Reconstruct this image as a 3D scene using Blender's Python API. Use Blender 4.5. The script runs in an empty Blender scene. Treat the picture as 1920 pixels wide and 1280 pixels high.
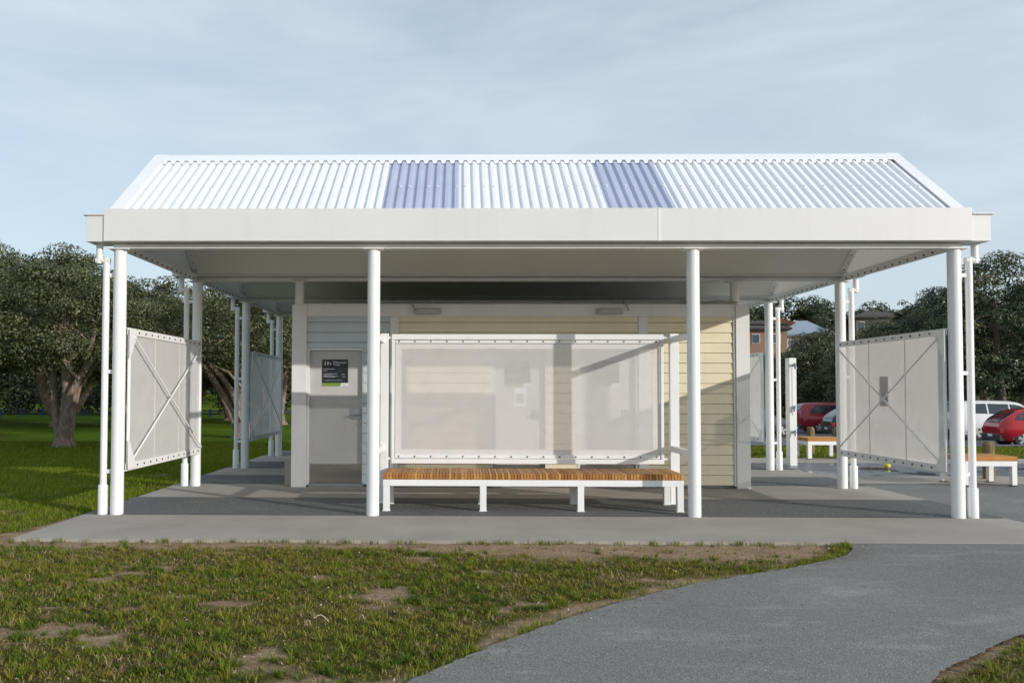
import bpy, bmesh, math, random
import numpy as np
from mathutils import Vector, Matrix
from mathutils.geometry import tessellate_polygon

random.seed(7); rng = np.random.default_rng(7)
S = bpy.context.scene
COL = S.collection
R = math.radians
OFF = {}

# ------------------------------------------------------------------ helpers
class MB:
    """collects faces, links them as one mesh object"""
    def __init__(s): s.v=[]; s.f=[]; s.m=[]; s.s=[]
    def add(s, vs, fs, mi=0, smooth=False):
        b=len(s.v); s.v+= [tuple(v) for v in vs]
        for f in fs: s.f.append(tuple(b+i for i in f)); s.m.append(mi); s.s.append(smooth)
    def box(s,x0,x1,y0,y1,z0,z1,mi=0):
        s.add([(x0,y0,z0),(x1,y0,z0),(x1,y1,z0),(x0,y1,z0),(x0,y0,z1),(x1,y0,z1),(x1,y1,z1),(x0,y1,z1)],
              [(0,3,2,1),(4,5,6,7),(0,1,5,4),(1,2,6,5),(2,3,7,6),(3,0,4,7)],mi)
    def prism(s, pts, d, mi=0):
        """pts: planar 3-D loop, d: extrusion vector"""
        n=len(pts); q=[tuple(p[i]+d[i] for i in range(3)) for p in pts]
        s.add(list(pts)+q,[tuple(range(n-1,-1,-1)),tuple(range(n,2*n))]+[(i,(i+1)%n,n+(i+1)%n,n+i) for i in range(n)],mi)
    def tube(s, path, rad, n=16, mi=0, caps=True, smooth=True):
        P=[Vector(p) for p in path]; rr=rad if hasattr(rad,'__len__') else [rad]*len(P)
        rings=[]; ref=None
        for i,p in enumerate(P):
            a=P[max(0,i-1)]; b=P[min(len(P)-1,i+1)]; t=(b-a)
            if t.length<1e-9: t=Vector((0,0,1))
            t.normalize()
            if ref is None:
                ref=Vector((0,1,0)) if abs(t.y)<.9 else Vector((1,0,0))
            u=(ref-t*ref.dot(t)).normalized(); w=t.cross(u); ref=u
            k=1.0
            if 0<i<len(P)-1:
                c=(P[i]-P[i-1]).normalized().dot((P[i+1]-P[i]).normalized()); k=1/max(.5,math.sqrt((1+max(-.5,c))/2))
            rings.append([p+(u*math.cos(2*math.pi*j/n)+w*math.sin(2*math.pi*j/n))*rr[i]*(k if k<1.2 else 1.2) for j in range(n)])
        vs=[q for r in rings for q in r]
        fs=[(i*n+j,i*n+(j+1)%n,(i+1)*n+(j+1)%n,(i+1)*n+j) for i in range(len(P)-1) for j in range(n)]
        s.add(vs,fs,mi,smooth)
        if caps: s.add(rings[0],[tuple(range(n-1,-1,-1))],mi); s.add(rings[-1],[tuple(range(n))],mi)
    def disc(s,c,nrm,r,n=10,mi=0,th=.006):
        c=Vector(c); d=Vector(nrm).normalized(); s.tube([c,c+d*th],r,n,mi,True,False)
    def sphere(s,c,r,mi=0,nu=14,nv=8,sc=(1,1,1)):
        vs=[];fs=[]
        for i in range(nv+1):
            t=math.pi*i/nv
            for j in range(nu):
                a=2*math.pi*j/nu; vs.append((c[0]+r*sc[0]*math.sin(t)*math.cos(a),c[1]+r*sc[1]*math.sin(t)*math.sin(a),c[2]+r*sc[2]*math.cos(t)))
        for i in range(nv):
            for j in range(nu): fs.append((i*nu+j,(i+1)*nu+j,(i+1)*nu+(j+1)%nu,i*nu+(j+1)%nu))
        s.add(vs,fs,mi,True)
    def build(s,name,mats,parent=None,bevel=0):
        if not isinstance(mats,(list,tuple)): mats=[mats]
        off=OFF.get(parent.name,(0,0,0)) if parent else (0,0,0)
        me=bpy.data.meshes.new(name)
        me.from_pydata([(v[0]-off[0],v[1]-off[1],v[2]-off[2]) for v in s.v],[],s.f)
        me.polygons.foreach_set('material_index',s.m); me.polygons.foreach_set('use_smooth',s.s)
        for m in mats: me.materials.append(m)
        me.update()
        o=bpy.data.objects.new(name,me); COL.objects.link(o)
        if parent: o.parent=parent; OFF[o.name]=off
        if bevel:
            b=o.modifiers.new('edge','BEVEL'); b.width=bevel; b.segments=2; b.limit_method='ANGLE'; b.angle_limit=R(50); b.harden_normals=False
        return o

def tag(o,label,cat,group=None):
    o['label']=label; o['category']=cat
    if group: o['group']=group
    return o
def thing(name,label,cat,loc=(0,0,0),group=None):
    o=bpy.data.objects.new(name,None); COL.objects.link(o); o.location=loc; o.empty_display_size=.2
    OFF[o.name]=tuple(loc); return tag(o,label,cat,group)
def struct(o,kind='structure'): o['kind']=kind; return o
def kids(o): return [c for c in bpy.data.objects if c.parent==o]
def copy_tree(o,parent=None):
    c=o.copy(); COL.objects.link(c)
    if parent: c.parent=parent
    for ch in kids(o): copy_tree(ch,c)
    return c
def raw_mesh(name,V,F,mats,parent=None,mi=None,smooth=False):
    """numpy mesh: V (n,3), F (m,k)"""
    me=bpy.data.meshes.new(name); n,k=F.shape
    me.vertices.add(len(V)); me.vertices.foreach_set('co',V.astype(np.float32).ravel())
    me.loops.add(n*k); me.loops.foreach_set('vertex_index',F.astype(np.int32).ravel())
    me.polygons.add(n); me.polygons.foreach_set('loop_start',np.arange(0,n*k,k,dtype=np.int32)); me.polygons.foreach_set('loop_total',np.full(n,k,dtype=np.int32))
    if smooth: me.polygons.foreach_set('use_smooth',np.ones(n,dtype=bool))
    for m in (mats if isinstance(mats,(list,tuple)) else [mats]): me.materials.append(m)
    me.update(calc_edges=True); me.validate()
    o=bpy.data.objects.new(name,me); COL.objects.link(o)
    if parent: o.parent=parent; OFF[o.name]=OFF.get(parent.name,(0,0,0))
    return o

# ------------------------------------------------------------------ materials
class NT:
    def __init__(s,name):
        s.m=bpy.data.materials.new(name); s.m.use_nodes=True; s.t=s.m.node_tree; s.t.nodes.clear()
        s.out=s.n('ShaderNodeOutputMaterial'); s.b=s.n('ShaderNodeBsdfPrincipled'); s.l(s.b.outputs[0],s.out.inputs[0])
    def n(s,t,**k):
        x=s.t.nodes.new(t)
        for a,v in k.items(): setattr(x,a,v)
        return x
    def l(s,a,b): s.t.links.new(a,b)
    def pos(s,scale=(1,1,1)):
        tc=s.n('ShaderNodeTexCoord'); mp=s.n('ShaderNodeMapping'); mp.inputs['Scale'].default_value=scale
        s.l(tc.outputs['Object'],mp.inputs[0]); return mp.outputs[0]
    def noise(s,scale,detail=4,rough=.55,vec=None):
        x=s.n('ShaderNodeTexNoise'); x.inputs['Scale'].default_value=scale; x.inputs['Detail'].default_value=detail; x.inputs['Roughness'].default_value=rough
        s.l(vec if vec is not None else s.pos(),x.inputs['Vector']); return x.outputs['Fac']
    def ramp(s,fac,stops,interp='LINEAR'):
        r=s.n('ShaderNodeValToRGB'); r.color_ramp.interpolation=interp; e=r.color_ramp.elements
        while len(e)<len(stops): e.new(.5)
        for i,(p,c) in enumerate(stops): e[i].position=p; e[i].color=(*c,1) if len(c)==3 else c
        s.l(fac,r.inputs[0]); return r.outputs[0]
    def mix(s,f,a,b,mode='MIX'):
        x=s.n('ShaderNodeMix',data_type='RGBA',blend_type=mode)
        for sock,v in ((x.inputs[0],f),(x.inputs[6],a),(x.inputs[7],b)):
            if hasattr(v,'links'): s.l(v,sock)
            elif isinstance(v,(int,float)): sock.default_value=v
            else: sock.default_value=(*v,1)
        return x.outputs[2]
    def bump(s,h,strength=.3,dist=.01):
        b=s.n('ShaderNodeBump'); b.inputs['Strength'].default_value=strength; b.inputs['Distance'].default_value=dist
        s.l(h,b.inputs['Height']); s.l(b.outputs[0],s.b.inputs['Normal'])
    def set(s,col=None,rough=None,metal=None,spec=None):
        for key,v in (('Base Color',col),('Roughness',rough),('Metallic',metal),('Specular IOR Level',spec)):
            if v is None: continue
            i=s.b.inputs[key]
            if hasattr(v,'links'): s.l(v,i)
            elif isinstance(v,(int,float)): i.default_value=v
            else: i.default_value=(*v,1)
        return s

def paint(name,col,rough=.4,var=.06,scale=3,bump=.04,spec=.5):
    t=NT(name); n=t.noise(scale,5)
    lo=tuple(c*(1-var) for c in col); hi=tuple(min(1,c*(1+var*.6)) for c in col)
    st=t.noise(4,4,.6,t.pos((2.5,2.5,.16)))
    c=t.mix(t.ramp(st,[(.52,(0,0,0)),(.80,(.10,)*3)]),t.ramp(n,[(.3,lo),(.7,hi)]),tuple(x*.62 for x in (col[0],col[1]*.97,col[2]*.9)))
    t.set(c,rough,0,spec)
    if bump: t.bump(t.noise(60,2),bump,.002)
    return t.m
def island(name,stops,rough=.5,transl=0,spec=.4):
    t=NT(name); g=t.n('ShaderNodeNewGeometry'); c=t.ramp(g.outputs['Random Per Island'],stops)
    t.set(c,rough,0,spec)
    if transl:
        tr=t.n('ShaderNodeBsdfTranslucent'); t.l(c,tr.inputs[0]); mx=t.n('ShaderNodeMixShader'); mx.inputs[0].default_value=transl
        t.l(t.b.outputs[0],mx.inputs[1]); t.l(tr.outputs[0],mx.inputs[2]); t.l(mx.outputs[0],t.out.inputs[0])
    return t.m
def fabric(name,col,open_=.35,transl=.35,weave=180):
    t=NT(name); v=t.pos(); w=t.noise(6,3,vec=v)
    c=t.ramp(w,[(.3,tuple(x*.95 for x in col)),(.7,col)])
    t.set(c,.7,0,.2)
    tr=t.n('ShaderNodeBsdfTranslucent'); t.l(c,tr.inputs[0])
    m1=t.n('ShaderNodeMixShader'); m1.inputs[0].default_value=transl; t.l(t.b.outputs[0],m1.inputs[1]); t.l(tr.outputs[0],m1.inputs[2])
    tp=t.n('ShaderNodeBsdfTransparent'); m2=t.n('ShaderNodeMixShader')
    # woven holes: fine grid whose opening averages open_
    wa=t.n('ShaderNodeTexWave',wave_type='BANDS',bands_direction='Z'); wa.inputs['Scale'].default_value=27; wa.inputs['Distortion'].default_value=.6; wa.inputs['Detail'].default_value=1; t.l(v,wa.inputs['Vector'])
    wv=t.mix(.5,t.noise(weave,1,vec=v),wa.outputs['Color']); rr=t.ramp(wv,[(.2,(open_-.05,)*3),(.8,(open_+.05,)*3)])
    t.l(rr,m2.inputs[0]); t.l(m1.outputs[0],m2.inputs[1]); t.l(tp.outputs[0],m2.inputs[2]); t.l(m2.outputs[0],t.out.inputs[0])
    return t.m

M={}
M['white']=paint('white_paint',(.80,.80,.795),.38,.05,2.2)
M['fascia']=paint('fascia_paint',(.71,.705,.70),.42,.03,1.3)
M['trim']=paint('trim_paint',(.74,.735,.725),.45,.05,2)
M['roof']=paint('roof_steel',(.80,.815,.84),.32,.04,1.5,.02)
M['ceiling']=paint('ceiling_lining',(.76,.735,.68),.6,.05,.8,.02)
M['yellow']=paint('yellow_board',(.76,.68,.495),.45,.06,2.5)
M['blue']=paint('blue_board',(.52,.59,.63),.45,.05,2.5)
M['door']=paint('door_paint',(.50,.49,.48),.4,.06,3)
M['dark']=paint('dark_fixing',(.035,.035,.038),.5,.1,20,0)
M['rubber']=paint('black_rubber',(.018,.018,.019),.7,.2,30,.1)
M['gap']=paint('shadow_gap',(.05,.05,.05),.8,.1,5,0)
M['sign_black']=paint('sign_black',(.012,.014,.018),.35,.1,10,0)
M['sign_green']=paint('sign_green',(.20,.30,.03),.4,.05,10,0)
M['sign_white']=paint('sign_white',(.75,.75,.75),.4,.03,10,0)
M['sign_grey']=paint('sign_grey',(.34,.36,.38),.4,.03,10,0)
M['paper']=paint('paper',(.8,.8,.82),.7,.03,10,0)
M['steel']=paint('brushed_steel',(.42,.43,.45),.3,.1,8,.02); 
for n in M['steel'].node_tree.nodes:
    if n.type=='BSDF_PRINCIPLED': n.inputs['Metallic'].default_value=.9
t=NT('kick_steel'); t.set((.50,.47,.42),.16,.95); t.bump(t.noise(2.2,1,vec=t.pos((1,1,2.0))),.12,.03); M['kick']=t.m
M['lamp']=paint('lamp_grey',(.46,.46,.45),.4,.05,6)
M['cable']=paint('conduit_grey',(.30,.30,.30),.45,.05,6)
M['mesh']=fabric('screen_mesh',(.90,.885,.88),.53,.36,400)
M['hem']=fabric('screen_hem',(.84,.815,.80),.08,.25)
M['side_mesh']=fabric('side_screen_mesh',(.86,.835,.815),.42,.36,400)
M['gable']=fabric('gable_mesh',(.74,.73,.71),.05,.45)
t=NT('skylight_sheet'); t.set(t.ramp(t.noise(2,4),[(.3,(.43,.475,.64)),(.7,(.50,.54,.70))]),.22,0,.6)
tr=t.n('ShaderNodeBsdfTranslucent'); tr.inputs[0].default_value=(.5,.57,.78,1); mx=t.n('ShaderNodeMixShader'); mx.inputs[0].default_value=.08
t.l(t.b.outputs[0],mx.inputs[1]); t.l(tr.outputs[0],mx.inputs[2]); t.l(mx.outputs[0],t.out.inputs[0]); M['skylight']=t.m

t=NT('concrete'); v=t.pos()
c=t.ramp(t.noise(1.1,6,.6,v),[(.3,(0.317,0.283,0.245)),(.5,(0.365,0.329,0.288)),(.72,(0.409,0.374,0.331))])
c=t.mix(t.ramp(t.noise(7,5,.6,t.pos((.5,1.6,1))),[(.52,(0,0,0)),(.8,(.5,.5,.5))]),c,(.32,.29,.26))
c=t.mix(t.ramp(t.noise(160,3,.6,v),[(.35,(.35,)*3),(.6,(0,0,0))]),c,(.25,.235,.22))
t.set(c,.85,0,.25); t.bump(t.noise(90,4,.6,v),.25,.004); M['concrete']=t.m
t=NT('aggregate'); v=t.pos()
vo=t.n('ShaderNodeTexVoronoi'); vo.inputs['Scale'].default_value=95; t.l(v,vo.inputs['Vector'])
c=t.ramp(t.noise(.9,5,.6,v),[(.3,(.105,.108,.108)),(.7,(.145,.147,.145))])
sp=t.n('ShaderNodeSeparateColor'); t.l(vo.outputs['Color'],sp.inputs[0])
c=t.mix(t.ramp(sp.outputs[0],[(.70,(0,0,0)),(.95,(.65,)*3)]),c,(.30,.29,.27))
c=t.mix(t.ramp(sp.outputs[1],[(.6,(0,0,0)),(.9,(.6,)*3)]),c,(.045,.047,.05))
t.set(c,.8,0,.3); t.bump(vo.outputs['Distance'],.35,.006); M['aggregate']=t.m
t=NT('asphalt_path'); v=t.pos()
vo=t.n('ShaderNodeTexVoronoi'); vo.inputs['Scale'].default_value=110; t.l(v,vo.inputs['Vector']); sp=t.n('ShaderNodeSeparateColor'); t.l(vo.outputs['Color'],sp.inputs[0])
c=t.ramp(t.noise(.55,6,.65,v),[(.3,(0.167,0.165,0.155)),(.7,(0.222,0.216,0.203))])
c=t.mix(t.ramp(t.noise(1.6,6,.7,t.pos((.55,1.5,1))),[(.53,(0,0,0)),(.68,(.62,)*3)]),c,(.35,.345,.335))
c=t.mix(t.ramp(sp.outputs[0],[(.70,(0,0,0)),(.95,(.38,)*3)]),c,(.36,.36,.355))
c=t.mix(t.ramp(sp.outputs[1],[(.62,(0,0,0)),(.92,(.45,)*3)]),c,(.075,.077,.08))
c=t.mix(t.ramp(t.noise(.8,3,.5,t.pos((1,1,1))),[(.70,(0,0,0)),(.78,(.4,)*3)]),c,(.22,.17,.12))
t.set(c,.82,0,.3); t.bump(vo.outputs['Distance'],.4,.006); M['path']=t.m
t=NT('asphalt_road'); v=t.pos(); c=t.ramp(t.noise(.4,6,.65,v),[(.3,(.10,.107,.125)),(.7,(.145,.15,.168))])
c=t.mix(t.ramp(t.noise(60,3,.6,v),[(.4,(.4,)*3),(.6,(0,0,0))]),c,(.07,.07,.075)); t.set(c,.75,0,.4); t.bump(t.noise(80,2,.5,v),.3,.005); M['road']=t.m
t=NT('wet_paving'); v=t.pos(); f=t.noise(1.1,4,.6,v); c=t.ramp(f,[(.35,(.07,.075,.085)),(.65,(.13,.135,.14))]); t.set(c,t.ramp(f,[(.42,(.12,)*3),(.6,(.65,)*3)]),0,.5); M['wet']=t.m
t=NT('marking'); t.set((.6,.6,.58),.7); M['mark']=t.m

# lawn : albedo from a grass-cover attribute shared with the blades
t=NT('lawn'); v=t.pos(); at=t.n('ShaderNodeAttribute'); at.attribute_name='cover'
soil=t.ramp(t.noise(3,6,.65,v),[(.3,(0.307,0.206,0.129)),(.55,(0.422,0.300,0.201)),(.75,(0.538,0.402,0.282))])
soil=t.mix(t.ramp(t.noise(45,4,.7,v),[(.4,(.6,)*3),(.62,(0,0,0))]),soil,(.15,.105,.068))
gr=t.ramp(t.noise(2.2,6,.7,v),[(.28,(.060,.065,.016)),(.5,(.105,.095,.028)),(.72,(.185,.135,.060))])
gr=t.mix(t.ramp(t.noise(70,4,.7,v),[(.38,(.75,)*3),(.6,(0,0,0))]),gr,(.045,.05,.016))
far=t.ramp(t.noise(.35,5,.6,t.pos((.6,1.6,1))),[(.3,(0.059,0.106,0.008)),(.55,(0.096,0.155,0.011)),(.75,(0.159,0.198,0.021))])
far=t.mix(t.ramp(t.noise(9,4,.7,v),[(.35,(.55,)*3),(.65,(0,0,0))]),far,(.045,.09,.008))
sx=t.n('ShaderNodeSeparateColor'); t.l(at.outputs['Color'],sx.inputs[0])
g2=t.mix(sx.outputs[1],gr,far); c=t.mix(sx.outputs[0],soil,g2)
t.set(c,.95,0,.04); t.bump(t.noise(50,5,.7,v),.8,.025); M['lawn']=t.m
M['blade']=island('grass_blade',[(0,(0.074,0.117,0.010)),(.4,(0.146,0.197,0.018)),(.8,(0.231,0.261,0.032)),(1,(0.342,0.297,0.060))],.65,.3,.1)
M['blade_dark']=island('dark_blade',[(0,(0.046,0.088,0.010)),(.5,(0.086,0.142,0.016)),(1,(0.144,0.195,0.028))],.65,.3,.08)
M['blade_olive']=island('olive_blade',[(0,(0.129,0.129,0.018)),(.5,(0.230,0.213,0.036)),(1,(0.358,0.297,0.070))],.7,.3,.08)
M['blade_dry']=island('dry_blade',[(0,(.15,.105,.048)),(.5,(.26,.195,.095)),(1,(.40,.32,.18))],.7,.2,.2)
M['blade_far']=island('lawn_blade',[(0,(0.088,0.137,0.008)),(.4,(0.143,0.204,0.014)),(.8,(0.216,0.253,0.025)),(1,(0.297,0.249,0.059))],.7,.3,.08)
M['straw']=island('dry_stalk',[(0,(.45,.40,.28)),(1,(.6,.55,.42))],.7)
M['leaf']=island('pohutukawa_leaf',[(0,(0.040,0.052,0.015)),(.5,(0.068,0.082,0.026)),(.85,(0.109,0.118,0.046)),(1,(0.153,0.157,0.083))],.42,.25,.5)
M['leaf_young']=island('young_pohutukawa_leaf',[(0,(.060,.070,.022)),(.5,(.105,.115,.044)),(.85,(.16,.165,.075)),(1,(.22,.22,.13))],.45,.25,.45)
M['leaf_lush']=island('glossy_leaf',[(0,(0.024,0.043,0.017)),(.5,(0.042,0.069,0.026)),(.85,(0.072,0.101,0.042)),(1,(0.115,0.133,0.072))],.38,.22,.5)
M['leaf_hill']=island('hill_leaf',[(0,(0.021,0.035,0.015)),(.5,(0.042,0.059,0.026)),(.85,(0.070,0.087,0.038)),(1,(0.105,0.112,0.064))],.55,.15,.3)
M['palm']=island('palm_leaf',[(0,(.04,.06,.015)),(.6,(.085,.11,.03)),(1,(.15,.15,.05))],.45,.2,.4)
t=NT('bark'); v=t.pos((3,3,.7)); n=t.noise(5,6,.65,v); t.set(t.ramp(n,[(.3,(0.115,0.083,0.062)),(.55,(0.259,0.198,0.152)),(.75,(0.403,0.330,0.262))]),.9,0,.15); t.bump(n,.8,.03); M['bark']=t.m
t=NT('bollard_wood'); v=t.pos((6,6,1)); n=t.noise(4,6,.65,v); c=t.ramp(n,[(.3,(.10,.075,.035)),(.55,(.20,.15,.075)),(.75,(.30,.235,.12))]); t.set(c,.85,0,.2); t.bump(n,.6,.01); M['bollard']=t.m
t=NT('slat_timber'); g=t.n('ShaderNodeNewGeometry'); c=t.ramp(g.outputs['Random Per Island'],[(0,(0.293,0.119,0.027)),(.4,(0.415,0.185,0.045)),(.75,(0.512,0.251,0.069)),(1,(0.610,0.330,0.106))])
c=t.mix(t.ramp(t.noise(30,4,.6,t.pos((1,.12,1))),[(.35,(.4,)*3),(.65,(0,0,0))]),c,(.20,.075,.02)); t.set(c,.5,0,.35); M['timber']=t.m
t=NT('seat_orange'); v=t.pos((.3,3,1)); n=t.noise(12,4,.6,v); t.set(t.ramp(n,[(.3,(.36,.150,.025)),(.7,(.52,.235,.045))]),.5,0,.35); M['timber2']=t.m
def carpaint(name,col,metal=.2):
    t=NT(name); t.set(t.ramp(t.noise(3,3),[(.3,tuple(c*.93 for c in col)),(.7,col)]),.25,metal,.5); t.b.inputs['Coat Weight'].default_value=.6; t.b.inputs['Coat Roughness'].default_value=.06; return t.m
M['car_red']=carpaint('red_car_paint',(.46,.012,.022)); M['car_white']=carpaint('white_car_paint',(.72,.73,.74),0); M['car_dark']=carpaint('dark_car_paint',(.018,.022,.030)); M['car_maroon']=carpaint('maroon_car_paint',(.32,.012,.022)); M['car_grey']=carpaint('grey_car_paint',(.09,.10,.125),.5)
t=NT('car_glass'); t.set((.030,.040,.048),.06,0,.8); M['glass']=t.m
t=NT('house_glass'); t.set((.06,.08,.10),.1,0,.6); M['hglass']=t.m
t=NT('tail_lamp'); t.set((.35,.02,.02),.2,0,.6); M['tail']=t.m
t=NT('alloy'); t.set((.60,.61,.62),.3,.7); M['alloy']=t.m
t=NT('brick'); v=t.pos(); br=t.n('ShaderNodeTexBrick'); br.inputs['Scale'].default_value=4; br.inputs['Color1'].default_value=(.20,.068,.04,1); br.inputs['Color2'].default_value=(.25,.09,.05,1); br.inputs['Mortar'].default_value=(.32,.2,.14,1); t.l(v,br.inputs[0]); t.set(br.outputs[0],.85,0,.2); M['brick']=t.m
M['roof_brown']=paint('roof_tile_brown',(.062,.050,.044),.8,.2,2); M['roof_orange']=paint('roof_tile_orange',(.24,.095,.045),.8,.2,2); M['roof_blue']=paint('roof_metal_blue',(.26,.32,.39),.35,.08,2); M['house_white']=paint('house_white',(.62,.60,.57),.7,.05,1); M['house_brown']=paint('house_cladding',(.13,.11,.10),.7,.1,1)
M['fence_blue']=paint('fence_blue',(.04,.14,.36),.6,.1,4); M['fence_rail']=paint('fence_rail',(.05,.055,.06),.7,.1,4)
M['ball']=paint('ball_yellow',(.62,.60,.04),.7,.08,30)

# ------------------------------------------------------------------ noise + terrain
def vnoise(x,y,seed=0):
    xi=np.floor(x).astype(np.int64); yi=np.floor(y).astype(np.int64); fx=x-xi; fy=y-yi
    fx=fx*fx*(3-2*fx); fy=fy*fy*(3-2*fy)
    def h(a,b):
        n=(a*374761393+b*668265263+seed*1442695041)&0xffffffff; n=((n^(n>>13))*1274126177)&0xffffffff; return ((n^(n>>16))&0xffff)/65535.
    return (h(xi,yi)*(1-fx)+h(xi+1,yi)*fx)*(1-fy)+(h(xi,yi+1)*(1-fx)+h(xi+1,yi+1)*fx)*fy
def fbm(x,y,o=4,seed=0):
    a=0;s=0;w=1
    for i in range(o): a=a+w*vnoise(x*2**i+13.1*i,y*2**i+7.7*i,seed+i); s+=w; w*=.55
    return a/s
def sst(a,b,x): t=np.clip((x-a)/(b-a),0,1); return t*t*(3-2*t)
def gz(x,y):
    x=np.asarray(x,float); y=np.asarray(y,float)
    right=-.03-.77*sst(20.5,34,y)-.22*sst(34,50,y)
    left=-.03-.22*sst(10,22,y)
    k=sst(-2,6,x); z=left*(1-k)+right*k
    z=z+11.5*sst(78,128,y)+2.5*sst(120,170,y)
    z=z+.03*(fbm(x*.25,y*.25,3,5)-.5)*sst(9,14,np.hypot(x-.9,y-12)*.8)
    return z
PL=[(-3.4,-3.0),(-1.9,1.2),(-.85,3.1),(-.209,4.089),(.303,4.763),(.933,5.44),(1.71,6.118),(2.628,6.678),(3.0,6.95),(3.25,7.15),(3.42,7.35),(3.54,7.56),(3.60,7.79)]
PR=[(.6,1.5),(1.55,3.2),(2.325,4.142),(2.763,4.516),(3.282,4.91),(4.3,5.5),(6.5,6.15),(11,6.7),(40,7.2)]
def smooth_poly(P,n=5):
    out=[]
    for i in range(len(P)-1):
        p0=np.array(P[max(0,i-1)]);p1=np.array(P[i]);p2=np.array(P[i+1]);p3=np.array(P[min(len(P)-1,i+2)])
        for k in range(n):
            t=k/n; out.append(tuple(.5*((2*p1)+(-p0+p2)*t+(2*p0-5*p1+4*p2-p3)*t*t+(-p0+3*p1-3*p2+p3)*t**3)))
    out.append(tuple(P[-1])); return out
PLs=smooth_poly(PL,16); PRs=smooth_poly(PR,16)
PLs=[(a+random.gauss(0,.006),b_+random.gauss(0,.006)) for a,b_ in PLs]; PRs=[(a+random.gauss(0,.006),b_+random.gauss(0,.006)) for a,b_ in PRs]
path_poly=PLs+[(6.05,7.79),(6.05,17.62),(42,17.62),(42,7.2)]+PRs[::-1]+[(.2,-3.0)]
def inpoly(x,y,P):
    c=np.zeros(x.shape,bool); n=len(P)
    for i in range(n):
        x1,y1=P[i]; x2,y2=P[(i+1)%n]
        if y1==y2: continue
        m=((y1>y)!=(y2>y))&(x<(x2-x1)*(y-y1)/(y2-y1)+x1); c^=m
    return c
def dpoly(x,y,P):
    d=np.full(x.shape,1e9)
    for i in range(len(P)-1):
        ax,ay=P[i]; bx,by=P[i+1]; L=(bx-ax)**2+(by-ay)**2
        t=np.clip(((x-ax)*(bx-ax)+(y-ay)*(by-ay))/L,0,1); d=np.minimum(d,np.hypot(x-ax-t*(bx-ax),y-ay-t*(by-ay)))
    return d
SLAB=(-4.22,6.05,7.79,19.2)
def cover(x,y):
    """grass cover 0..1"""
    n=fbm(x*1.9+3,y*2.7,5,11); n2=fbm(x*2.6,y*2.6,4,21); n3=fbm(x*.5,y*.7,3,31)
    g=sst(.20,.37,n+.30*(n2-.5)+.05*(n3-.5)+.26*(fbm(x*7,y*7,3,25)-.5))
    front=(y<SLAB[2])
    da=np.abs(SLAB[2]-y); w=.16+.34*n2+(.16+.55*fbm(x*2.1,y*2.1,4,41))*sst(-.9,.8,x)
    g=np.where(front&(x>-4.6),g*sst(w*.6,w*1.35,da),g)
    tip=(x>2.9)&(y>6.9)&front; g=np.where(tip,np.maximum(g*.6,sst(.26,.10,dpoly(x,y,PLs))*.9),g)
    dl=dpoly(x,y,PLs); wl=.06+.42*n2*sst(.42,.6,n3+.15); edge=np.where(x<2.6,sst(wl*.5,wl*1.3,dl),1.); g=g*np.where(front,edge,1)
    dr=dpoly(x,y,PRs); g=np.where((x>1.5)&(y<7.3)&(dr<.6),np.maximum(g,.8)*sst(.0,.04+.10*n2,dr),g)
    side=(x<SLAB[0])&(y>6.6)&(y<20); ds=np.abs(SLAB[0]-x); ws=.10+.5*n2*sst(9.5,7.6,y); g=np.where(side,g*sst(ws*.5,ws*1.3,ds),g)
    lush=sst(-4.4,-7.5,x+.12*(y-8))*sst(7.5,9.5,y)+sst(19,24,y); g=np.maximum(g,np.clip(lush,0,1)*.97)
    return g

def axis(*segs):
    a=[]
    for lo,hi,st in segs: a+=list(np.arange(lo,hi-1e-6,st))
    a.append(segs[-1][1]); return np.array(a)
xs=axis((-900,-200,100),(-200,-60,14),(-60,-16,2.2),(-16,-7,.3),(-7,5.4,.045),(5.4,12,.35),(12,60,2.4),(60,200,14),(200,900,100))
ys=axis((-60,-4,4),(-4,2.6,.4),(2.6,8.6,.045),(8.6,24,.22),(24,60,1.2),(60,180,4),(180,900,60))
X,Y=np.meshgrid(xs,ys); Z=gz(X,Y)
fine=(Y<9)&(Y>2.4)&(X>-8)&(X<6); Z=Z+np.where(fine,.018*(fbm(X*3,Y*3,3,51)-.5)+.010*(fbm(X*9,Y*9,2,61)-.5),0)
nx,ny=len(xs),len(ys); idx=np.arange(nx*ny).reshape(ny,nx)
F=np.stack([idx[:-1,:-1],idx[:-1,1:],idx[1:,1:],idx[1:,:-1]],-1).reshape(-1,4)
V=np.stack([X,Y,Z],-1).reshape(-1,3)
ground=struct(raw_mesh('ground',V,F,M['lawn'],smooth=True))
cv=cover(X,Y).reshape(-1); fa=np.clip(sst(8.0,13,Y)*sst(-4.2,-5.5,X)+sst(18,24,Y),0,1).reshape(-1)
ca=ground.data.color_attributes.new('cover','FLOAT_COLOR','POINT'); cc=np.ones((len(cv),4),np.float32); cc[:,0]=cv; cc[:,1]=fa; cc[:,2]=0
ca.data.foreach_set('color',cc.ravel())

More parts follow.
